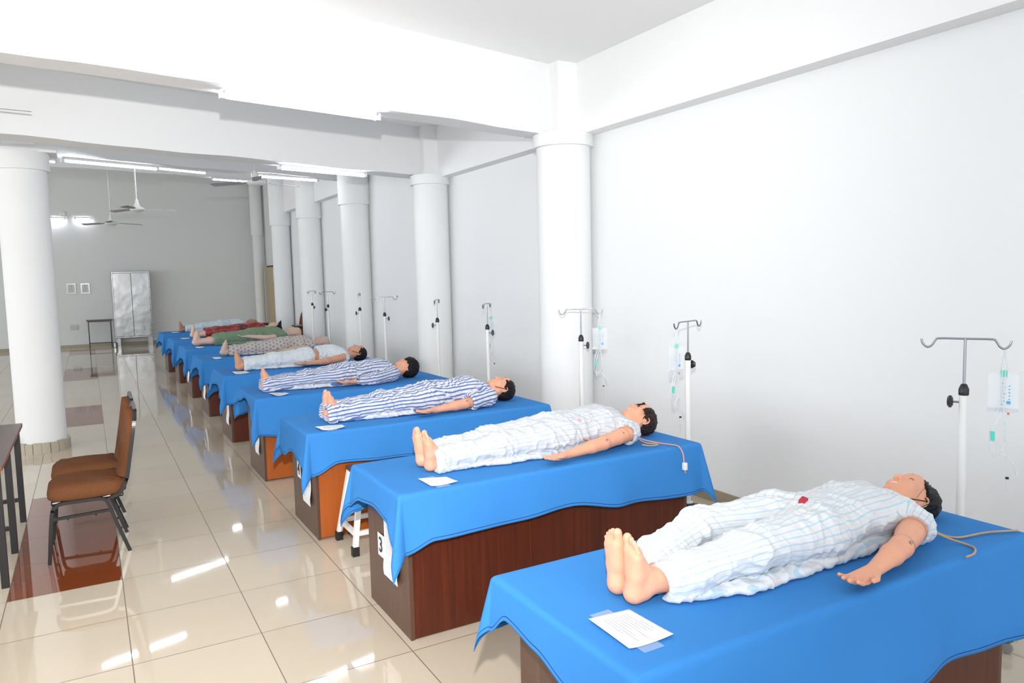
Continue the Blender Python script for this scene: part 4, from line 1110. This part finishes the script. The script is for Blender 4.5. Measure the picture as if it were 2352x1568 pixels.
    # face details
    if fine < 2:
        R4 = Matrix(HR.tolist()).to_4x4()
        for s_ in (-1, 1):
            p = hd((.000, s_*.031, .0715)); e = MB().lathe([(0.0001, -.0105), (.0062, -.0085), (.0102, -.003), (.0105, .002), (.0078, .0072), (.0035, .0100), (.0001, .0106)], 16)
            eo = e.build('eye', M_EYE, body, p.tolist(), Matrix(HR.tolist()).to_euler(), True)
            MB().lathe([(.0001, .0106), (.0045, .0097), (.0048, .0090), (.0001, .0096)], 14).build('iris', M_LASH, eo, None, (0, -0.35, 0), True)
            arc = bez([hd((-.001+.0085*math.sin(a), s_*.031-.0155*math.cos(a), .0825-.004*abs(math.cos(a)))) for a in [PI*q/6 for q in range(7)]], 2)
            MB().tube(arc, .0012, 6).build('eyelashes', M_LASH, body, smooth=True)
        if mo:
            vs_ = []; n_ = 12
            for q in range(n_+1):
                a = -.0175+.035*q/n_; zc = .0845-14*a*a
                vs_ += [hd((-.060+2*a*a, a, zc)), hd((-.0655, a, zc+.001)), hd((-.0655, a, zc-.006)), hd((-.060+2*a*a, a, zc-.006))]
            Fq = [(4*q+j, 4*q+(j+1) % 4, 4*q+4+(j+1) % 4, 4*q+4+j) for q in range(n_) for j in range(4)]
            MB().add(vs_, Fq).build('teeth', M_TEETH, body)
    # hair
    hk = F.get('hair')
    if hk:
        G = Field(*[np.arange(a-.17, a+.17+(.05 if i == 0 else 0), h*1.15) for i, a in enumerate(hd((.03, 0, -.01)))])
        G.el(hd((.028, 0, -.016)), (.104, .086, .104), 0, rot=HR)
        if hk in ('bun', 'long'): G.el(hd((.075, 0, -.045)), (.090, .092, .078), .03, rot=HR)
        if hk == 'curly': G.el(hd((.05, 0, .0)), (.105, .098, .112), .02, rot=HR)
        if hk == 'long':
            G.rc(hd((.07, 0, -.03)), hd((.13, 0, -.085)), .07, .03, .04, sq=.8); G.rc(hd((.06, 0, .0)), hd((.085, 0, .150)), .092, .025, .03)
        R_ = HR
        # remove face side: keep hair where q.x > line(z)
        hl = {'bun': (.052, .10), 'short': (.030, .02), 'fringe': (.012, -.02), 'curly': (.010, -.02), 'long': (.045, .12), 'messy': (.035, .06)}[hk]
        n0 = np.array([-1.0, 0, hl[1]*4]); n0 /= np.linalg.norm(n0); nn = R_@n0; cc = nn@hd((hl[0], 0, .05))
        bx = -(hl[0]-.085)
        G2 = G.x[:, None, None]*nn[0]+G.y[None, :, None]*nn[1]+G.z[None, None, :]*nn[2]-cc
        # the back of the head stays covered down to the nape
        nb = R_@np.array([-0.75, 0, 0.66]); cb_ = nb@hd((-.055 if hk not in ('bun',) else -.02, 0, -.05))
        G3 = G.x[:, None, None]*nb[0]+G.y[None, :, None]*nb[1]+G.z[None, None, :]*nb[2]-cb_
        if hk in ('short', 'fringe', 'curly', 'messy', 'long'): cut = np.minimum(G2, G3+.0)
        else: cut = np.minimum(G2, G3)
        G.D = np.maximum(G.D, cut)
        if hk in ('fringe', 'curly'):
            for q in range(9):
                a = -.062+.0155*q; G.rc(hd((.055, a, .082-abs(a)*.6)), hd((.004-.016*math.sin(q*1.9)**2, a*1.08+.004*math.sin(q*5), .098-abs(a)*.75)), .013, .005, .008)
        if hk in ('fringe',):
            for s_ in (-1, 1):
                for q in range(4): G.rc(hd((.03-.01*q, s_*.075, .05-.022*q)), hd((-.012-.012*(q % 2), s_*.078, .035-.024*q)), .012, .004, .006)
        G.half((0, 0, -1), -.003)
        V, Q = G.mesh(); N = vnormals(V, Q)
        P = (V-hd((.02, 0, 0)))@R_
        fr = (75, 60, 22) if hk != 'curly' else (62, 62, 62)
        ang = np.stack([np.arctan2(P[:, 1], P[:, 2])*3, np.linalg.norm(P, axis=1)*10, P[:, 0]*9], 1)*np.array([2.4, 1, 1.5])
        dsp = (vnoise(ang*1.6+40, 3)-.5)*.012+(np.abs(vnoise(P*np.array(fr)+50, 5)-.5)-.25)*(.014 if hk in ('curly', 'fringe', 'messy') else .007)
        V = V+N*dsp[:, None]; V[:, 2] = np.maximum(V[:, 2], .0015)
        np_mesh('wig', V, Q, F.get('hairm', HAIR), root)
    # garments -----------------------------------------------------------
    def legaxis(s_): return [np.array([-.05, s_*fy, .05]), np.array([.12, s_*fy, .058]), np.array([.47, s_*kn, kz]), np.array([.86, s_*.088, .095]), np.array([1.05, s_*.10, .10])]
    def wrinkle(V, N, seed, amp, stretch=(1, 1, 1), centers=()):
        P = V*np.array(stretch)
        a = vnoise(P*np.array([16, 24, 24])+30, seed); r1 = 1-np.abs(2*a-1)
        sh = V.copy(); sh[:, 0] = V[:, 0]*.9+V[:, 1]*.55+V[:, 2]*.4; sh[:, 1] = V[:, 1]*.9-V[:, 0]*.45
        b = vnoise(sh*np.array([30, 11, 20])+70, seed+1); r2 = (1-np.abs(2*b-1))**2
        c = vnoise(V*np.array([60, 28, 28])+20, seed+2); w_ = np.zeros(len(V))+.35
        for cx_, rad in centers: w_ += np.exp(-((V[:, 0]-cx_)/rad)**2)
        return (amp*(r1**3*.6+r2*.8*w_)+amp*.35*(c-.5)*w_)
    def stripe_attr(V, axes, Rm):
        best = np.full(len(V), 1e9); out = np.zeros(len(V))
        for gi, ax in enumerate(axes):
            for a, b in zip(ax, ax[1:]):
                ab = b-a; L2 = ab@ab; tt = np.clip(((V-a)@ab)/L2, -.3 if a is ax[0] else 0, 1.3 if b is ax[-1] else 1); C_ = a+tt[:, None]*ab
                dv = V-C_; dd = np.linalg.norm(dv, axis=1); e = ab/np.sqrt(L2); u = np.array([0, 0, 1.0]); u = u-e*(u@e); u /= np.linalg.norm(u); v2 = np.cross(e, u)
                th = np.arctan2(dv@v2, dv@u); dn = dd-Rm[gi]; m = dn < best; best[m] = dn[m]; out[m] = th[m]*Rm[gi]
        return out
    tr = F.get('trousers')
    if tr:
        cuff = tr.get('cuff', .13); r0_ = tr.get('r', .075); wt = tr.get('waist', 1.0)
        xs = axis_pts([(min(cuff-.05, -.06), h*1.1), (wt+.05, None)])
        fs = []
        for s_ in (-1, 1):
            G = Field(xs, np.arange(-.28, .28, h*1.1), np.arange(-.012, .27, h*1.1)); fs.append(G)
            c0 = np.array([cuff-.02, s_*(fy+.014), r0_*.80]); k_ = np.array([.47, s_*kn, kz+.004]); hp_ = np.array([.86, s_*.085, .10])
            G.rc(c0, (.25, s_*(fy+kn)/2, .074), r0_*1.02, r0_+.002, .02, sq=.86); G.rc((.25, s_*(fy+kn)/2, .074), k_, r0_+.002, r0_+.002, .03, sq=.90)
            G.rc(k_, hp_, r0_+.002, .104, .03, sq=.95)
            G.rc((cuff+.02, s_*(fy+.02), .015), (.45, s_*(kn+.01), .015), .055, .06, .02, sq=.3); G.rc((.45, s_*(kn+.01), .015), (.75, s_*.12, .015), .06, .075, .02, sq=.3)
            if tr.get('flare'): G.rc((cuff+.06, s_*(fy+.01), .03), (cuff-.01, s_*(fy+.035), .022), .05, .072, .03, sq=.55)
        gap = np.abs(fs[0].D-fs[1].D); G = fs[0]; G.D = np.minimum(fs[0].D, fs[1].D)
        # the fabric dips between the legs but never opens there
        G.D = G.D+.010*np.exp(-(gap/.010)**2)*(G.z[None, None, :] > .05)
        G.el((.90, 0, .10*tz), (.13, .185, .116*tz), .04)
        if wt > .95: G.el((1.0, 0, .10*tz), (.10, .165, .112*tz), .04)
        G.half((0, 0, -1), -.001); G.half((1, 0, 0), wt, .01)
        cs = tr.get('cutn', (-1, 0, 0)); G.half(cs, cs[0]*cuff, .004)
        for s_ in (-1, 1): G.rc((cuff-.10, s_*(fy+.006), r0_*.80), (cuff+.035, s_*(fy+.008), r0_*.80), r0_*.93, r0_*.88, .004, 'c', sq=.86)
        V, Q = G.mesh(); N = vnormals(V, Q)
        V0 = V
        wr = wrinkle(V, N, F.get('seed', 1), tr.get('amp', .013), centers=[(cuff+.05, .10), (.47, .08), (.84, .09)])
        fade = np.clip((V[:, 0]-(cuff+.0))/.03, 0.15, 1)
        V = V+N*(wr*fade)[:, None]; V[:, 2] = np.maximum(V[:, 2], .0012)
        V = smooth_v(V, Q, 1, .3)
        st = stripe_attr(V0, [legaxis(-1), legaxis(1)], [.09, .09])+(vnoise(V0*7+9, 2)-.5)*.018
        np_mesh(tr.get('name', 'trousers'), V, Q, tr['m'], root, st)
    sh = F.get('shirt')
    if sh:
        hem = sh.get('hem', .84); slv = sh.get('sleeve', .55); g = sh.get('g', .018)
        xs = axis_pts([(hem-.05, h*1.1), (1.48, None)]) if slv <= 1.0 else axis_pts([(min(hem, LA['W'][0], RA['W'][0])-.05, h*1.1), (1.48, None)])
        G = Field(xs, np.arange(-ym, ym, h*1.1), np.arange(-.012, .29, h*1.1))
        G.el((.93, 0, .10*tz), (.16, .165+g, .098*tz+g), 0); G.el((1.05, 0, .098*tz), (.16, .142+g, .092*tz+g), .05)
        G.el((1.20, 0, .105*tz), (.175, .158+g, .110*tz+g), .05); G.rc((1.315, -.120, .092), (1.315, .120, .092), .064+g*.5, .064+g*.5, .04)
        G.rc((hem+.04, 0, .02), (1.2, 0, .02), .19, .17, .03, sq=.22)
        if sh.get('bust'):
            for s_ in (-1, 1): G.el((1.225, s_*.07, .165), (.075, .062, .055), .04)
        G.half((-1, 0, 0), -hem, .006)
        for A, s_ in ((LA, -1), (RA, 1)):
            S, E, W = [np.array(A[q], float) for q in 'SEW']
            def at(tt): return S+(E-S)*tt if tt <= 1 else E+(W-E)*(tt-1)
            Gs = Field(G.x, G.y, G.z)
            e1 = at(min(slv+.12, 1)) if slv <= 1 else E; rs_ = sh.get('rs', .060)
            Gs.rc(S+np.array([-.01, 0, 0]), e1, .058+g*.4, rs_, .03, sq=.95)
            if slv > 1: Gs.rc(E, at(slv+.1), rs_, rs_*.9, .02, sq=.85)
            en = at(slv); dr_ = at(slv)-at(slv-.1); dr_ /= np.linalg.norm(dr_)
            nr = dr_
            d_ = G.x[:, None, None]*nr[0]+G.y[None, :, None]*nr[1]+G.z[None, None, :]*nr[2]-en@nr
            Gs.D = np.maximum(Gs.D, d_); Gs.rc(en+dr_*.10, en-dr_*.025, rs_*.86, rs_*.84, .003, 'c')
            hh = np.maximum(.02-np.abs(G.D-Gs.D), 0)/.02; G.D = np.minimum(G.D, Gs.D)-hh*hh*.005
        nk = hd((-.10, 0, .02)); G.rc((1.405, 0, .15), (1.50, 0, .11), .070, .105, .015, 'c'); G.rc((1.38, 0, .19), (1.29, 0, .225), .055, .016, .02, 'c')
        G.half((0, 0, -1), -.001)
        V, Q = G.mesh(); N = vnormals(V, Q); V0 = V
        wr = wrinkle(V, N, F.get('seed', 1)+20, sh.get('amp', .013), centers=[(hem+.05, .10), (1.05, .08), (1.33, .05)])
        V = V+N*wr[:, None]; V[:, 2] = np.maximum(V[:, 2], .0014); V = smooth_v(V, Q, 1, .3)
        ax = [[np.array([.80, 0, .09]), np.array([1.42, 0, .10])]]
        Rm = [.135]
        for A in (LA, RA):
            S, E, W = [np.array(A[q], float) for q in 'SEW']; ax.append([S+(E-S)*.10, E, W]); Rm.append(.062)
        st = stripe_attr(V0, ax, Rm)+(vnoise(V0*7+5, 4)-.5)*.02
        np_mesh(sh.get('name', 'shirt'), V, Q, sh['m'], root, st)
    # joints on the near arm
    if F.get('joints') and fine < 2:
        S, E, W = [np.array(LA[q], float) for q in 'SEW']
        for tt, rr in ((.30, .0525), (.93, .0435)):
            c = S+(E-S)*tt; d = (E-S)/np.linalg.norm(E-S); u = np.cross(d, [0, 0, 1.0]); u /= np.linalg.norm(u); v2 = np.cross(d, u)
            ring = [c+(u*math.cos(a)+v2*math.sin(a)*.96)*rr for a in [2*PI*q/30 for q in range(31)] if (c+v2*math.sin(a)*rr)[2] > .006]
            MB().tube(ring, .0012, 6).build('joint_seam', M_SEAM, body, smooth=True)
        for c in (S+(E-S)*.42, S+(E-S)*.99):
            p = c+np.array([0, -.8, .6])*(.0475 if c is not E else .042)
            MB().lathe([(.0001, -.002), (.0065, -.002), (.0065, .0015), (.004, .0028), (.0001, .003)], 14).build('joint_screw', M_STEEL, body, p.tolist(), Vector((0, -.8, .6)).to_track_quat('Z', 'Y').to_euler(), True)
    return root, hd, body

# ---- the nine mannequins ----------------------------------------------------------
ZB = ZT+0.0115
mw = []
r1, hd1, b1 = figure('mannequin', 'mannequin on the nearest table, pale striped pajamas, dark wig slid back, arm spread out', (1.387, 1.815, ZB), math.radians(-1.0), 0.945, 0, SK_A, dict(
    larm=dict(S=(1.335, -.185, .070), E=(1.085, -.290, .060), W=(0.845, -.345, .040), d=(-1, -.12, -.06), curl=.018),
    rarm=dict(S=(1.335, .175, .085), E=(1.07, .235, .050), W=(0.84, .25, .042), d=(-1, .03, -.02)),
    fy=.045, knee=.130, kz=.12, lean=-.02, splay=.06, tz=.88, hc=(1.552, 0, .098), mouth=1.5, hair='bun', hp=-.10, hr=-.12, joints=True, seed=3,
    trousers=dict(m=PALE, cuff=.135, r=.064, amp=.014, waist=.98, cutn=(-1, 0, 0)), shirt=dict(m=PALE, hem=.80, sleeve=.20, amp=.013, rs=.060, g=.013)))
r2, hd2, b2 = figure('mannequin', 'mannequin in pale striped pajamas with a dark fringe covering its eyes, second table', (1.495, 3.675, ZB), math.radians(-1.0), 0.96, 0, SK_A, dict(
    larm=dict(S=(1.345, -.185, .082), E=(1.075, -.262, .058), W=(0.80, -.300, .036), d=(-1, -.05, -.06), curl=.012),
    fy=.062, knee=.095, kz=.085, lean=.06, splay=.12, mouth=1.3, hair='fringe', hairm=HAIRB, hp=-.08, hr=-.14, joints=True, seed=8,
    trousers=dict(m=PALEV, cuff=.05, r=.070, amp=.014, waist=1.0, flare=True), shirt=dict(m=PALEV, hem=.84, sleeve=.16, amp=.011, rs=.070, bust=True)))
r3, hd3, b3 = figure('mannequin', 'mannequin in blue and white stripes with short wig, chin strap and bare forearm', (1.455, 5.37, ZB), math.radians(-1.0), 0.945, 0, SK_A, dict(
    larm=dict(S=(1.345, -.185, .082), E=(1.085, -.250, .055), W=(0.82, -.270, .036), d=(-1, -.02, -.05), curl=.012),
    fy=.055, knee=.095, lean=.0, splay=.12, mouth=1.3, hair='short', hp=-.05, hr=-.12, joints=True, seed=12,
    trousers=dict(m=NAVY, cuff=-.005, r=.072, amp=.018, waist=1.0, flare=True), shirt=dict(m=NAVY, hem=.82, sleeve=.80, amp=.016, rs=.066, bust=True, flap=True)))
r4, hd4, b4 = figure('mannequin', 'mannequin on table 5 with curly dark wig, long-sleeved blue and white striped pajamas', (1.365, 7.21, ZB), math.radians(-.5), 0.935, 1, SK_A, dict(
    larm=dict(S=(1.345, -.185, .082), E=(1.10, -.270, .055), W=(0.88, -.235, .042), d=(-1, .0, -.05)),
    fy=.030, knee=.085, lean=.0, splay=.05, mouth=1.1, hair='curly', hp=-.05, hr=-.12, seed=17,
    trousers=dict(m=NAVY, cuff=.0, r=.066, amp=.020, waist=1.0, flare=True), shirt=dict(m=NAVY, hem=.80, sleeve=1.85, amp=.016, rs=.062, bust=True)))
r5, hd5, b5 = figure('mannequin', 'mannequin with bare midriff between pale striped trousers and short top, long dark wig with strap', (1.44, 9.10, ZB), math.radians(0), 0.95, 1, SK_B, dict(
    larm=dict(S=(1.345, -.185, .082), E=(1.085, -.240, .055), W=(0.83, -.245, .040), d=(-1, -.0, -.05)),
    fy=.03, knee=.085, lean=.03, splay=.03, hair='messy', hp=.0, hr=-.06, joints=True, seed=23,
    trousers=dict(m=PALE, cuff=.09, r=.082, amp=.014, waist=.94, flare=True), shirt=dict(m=PALE, hem=1.02, sleeve=.10, amp=.012, rs=.068)))
r6, hd6, b6 = figure('mannequin', 'bald greyish mannequin in a beige gown dotted with small rings', (1.55, 11.03, ZB), 0, .94, 2, SK_C, dict(
    larm=dict(S=(1.345, -.185, .082), E=(1.085, -.260, .052), W=(0.83, -.265, .038), d=(-1, -.02, -.05)),
    fy=.03, knee=.085, lean=-.42, splay=.03, hp=.02, hr=-.05, seed=29,
    trousers=dict(m=DOTS, cuff=.12, r=.080, amp=.013, waist=1.0, flare=True), shirt=dict(m=DOTS, hem=.86, sleeve=.60, amp=.014, rs=.066)))
r7, hd7, b7 = figure('mannequin', 'bald pale mannequin in plain green clothes, hand lying on the thigh and bare shins', (1.43, 13.12, ZB), 0, 1.07, 2, SK_D, dict(
    larm=dict(S=(1.345, -.185, .082), E=(1.06, -.235, .075), W=(0.80, -.19, .11), d=(-1, .05, .02), palm_down=True),
    fy=.07, knee=.10, lean=-.32, splay=.05, hp=.02, hr=-.05, seed=31,
    trousers=dict(m=GREEN, cuff=.30, r=.080, amp=.013, waist=1.0), shirt=dict(m=GREEN, hem=.84, sleeve=.50, amp=.013, rs=.068)))
r8, hd8, b8 = figure('mannequin', 'mannequin in a red floral dress with long black hair, bare shins', (1.62, 15.12, ZB), 0, 1.0, 2, SK_D, dict(
    fy=.06, knee=.09, lean=-.25, splay=.05, hair='long', hp=.25, hr=.0, seed=37,
    trousers=dict(m=FLOR, cuff=.26, r=.090, amp=.010, waist=1.0, name='dress_skirt'), shirt=dict(m=FLOR, hem=.80, sleeve=.45, amp=.010, rs=.068, bust=True, name='dress_top')))
r9, hd9, b9 = figure('mannequin', 'bald brown mannequin in pale blue pajamas on the farthest table', (1.62, 17.1, ZB), 0, .97, 2, SK_E, dict(
    fy=.04, knee=.09, lean=-.05, splay=.05, hp=.02, hr=-.05, seed=41,
    trousers=dict(m=PALE2, cuff=.12, r=.080, amp=.012, waist=1.0), shirt=dict(m=PALE2, hem=.84, sleeve=.7, amp=.012, rs=.068)))
# ---- straps, tubes and stains
def strap(root, hd, r=.0022, name='chin_strap'):
    for s_ in (-1, 1):
        pts = [hd(p) for p in ((-.108, 0, .048), (-.096, s_*.030, .040), (-.075, s_*.060, .022), (-.04, s_*.080, .008), (.01, s_*.086, -.012), (.05, s_*.080, -.025))]
        MB().tube(bez(pts, 4), r, 6).build(name, M_STRAP, root, smooth=True)
strap(r1, hd1, .0024); strap(r3, hd3, .003); strap(r5, hd5, .0035)
MB().tube(bez([hd1(p) for p in ((-.05, -.083, .02), (0, -.077, .035), (.035, -.072, .045), (.06, -.055, .06))], 4), .0008, 5).build('loose_hair', HAIR, r1)
MB().tube(bez([hd1(p) for p in ((-.07, -.066, .01), (-.045, -.088, -.02), (-.005, -.094, -.02), (.05, -.086, -.03))], 4), .0016, 5).build('chin_strap', M_STRAP, r1)
def rub(root, pts, r, m, name='rubber_tube'): return MB().tube(bez(pts, 6), r, 10).build(name, m, root, smooth=True)
rub(r1, [(1.385, -.175, .06), (1.42, -.17, .045), (1.46, -.215, .012), (1.50, -.255, .005), (1.57, -.27, .005), (1.66, -.285, .005), (1.78, -.335, .005)], .0042, M_TAN)
rub(r1, [(1.36, -.245, .05), (1.42, -.27, .02), (1.455, -.31, .005), (1.44, -.355, .005), (1.385, -.385, .005), (1.325, -.39, .005)], .0042, M_TAN)
rub(r2, [(1.37, -.20, .05), (1.44, -.215, .02), (1.50, -.27, .006), (1.535, -.335, .004), (1.548, -.376, .004), (1.546, -.408, -.004), (1.542, -.440, -.035), (1.54, -.452, -.09), (1.545, -.458, -.15)], .0042, M_PINKT)
rub(r2, [(1.37, -.225, .04), (1.42, -.24, .012), (1.47, -.28, .005), (1.455, -.305, .005), (1.41, -.29, .005), (1.37, -.26, .01)], .004, M_TAN)
MB().box(1.53, 1.552, -.470, -.445, -.13, -.085, .003).build('white_clip', M_WPAINT, r2)
MB().tube([(.985, -.272, .085), (.93, -.268, .112)], .0035, 8).tube([(.98, -.264, .087), (.945, -.272, .108)], .0035, 8).build('wrist_tubes', M_PINKT, r2)

peep = MB().box(-.018, .018, -.012, .012, -.010, .008, .003).build('red_inner_cloth', M_REDF, r1, (.845, -.05, .214), (0.25, -0.15, 0.3))
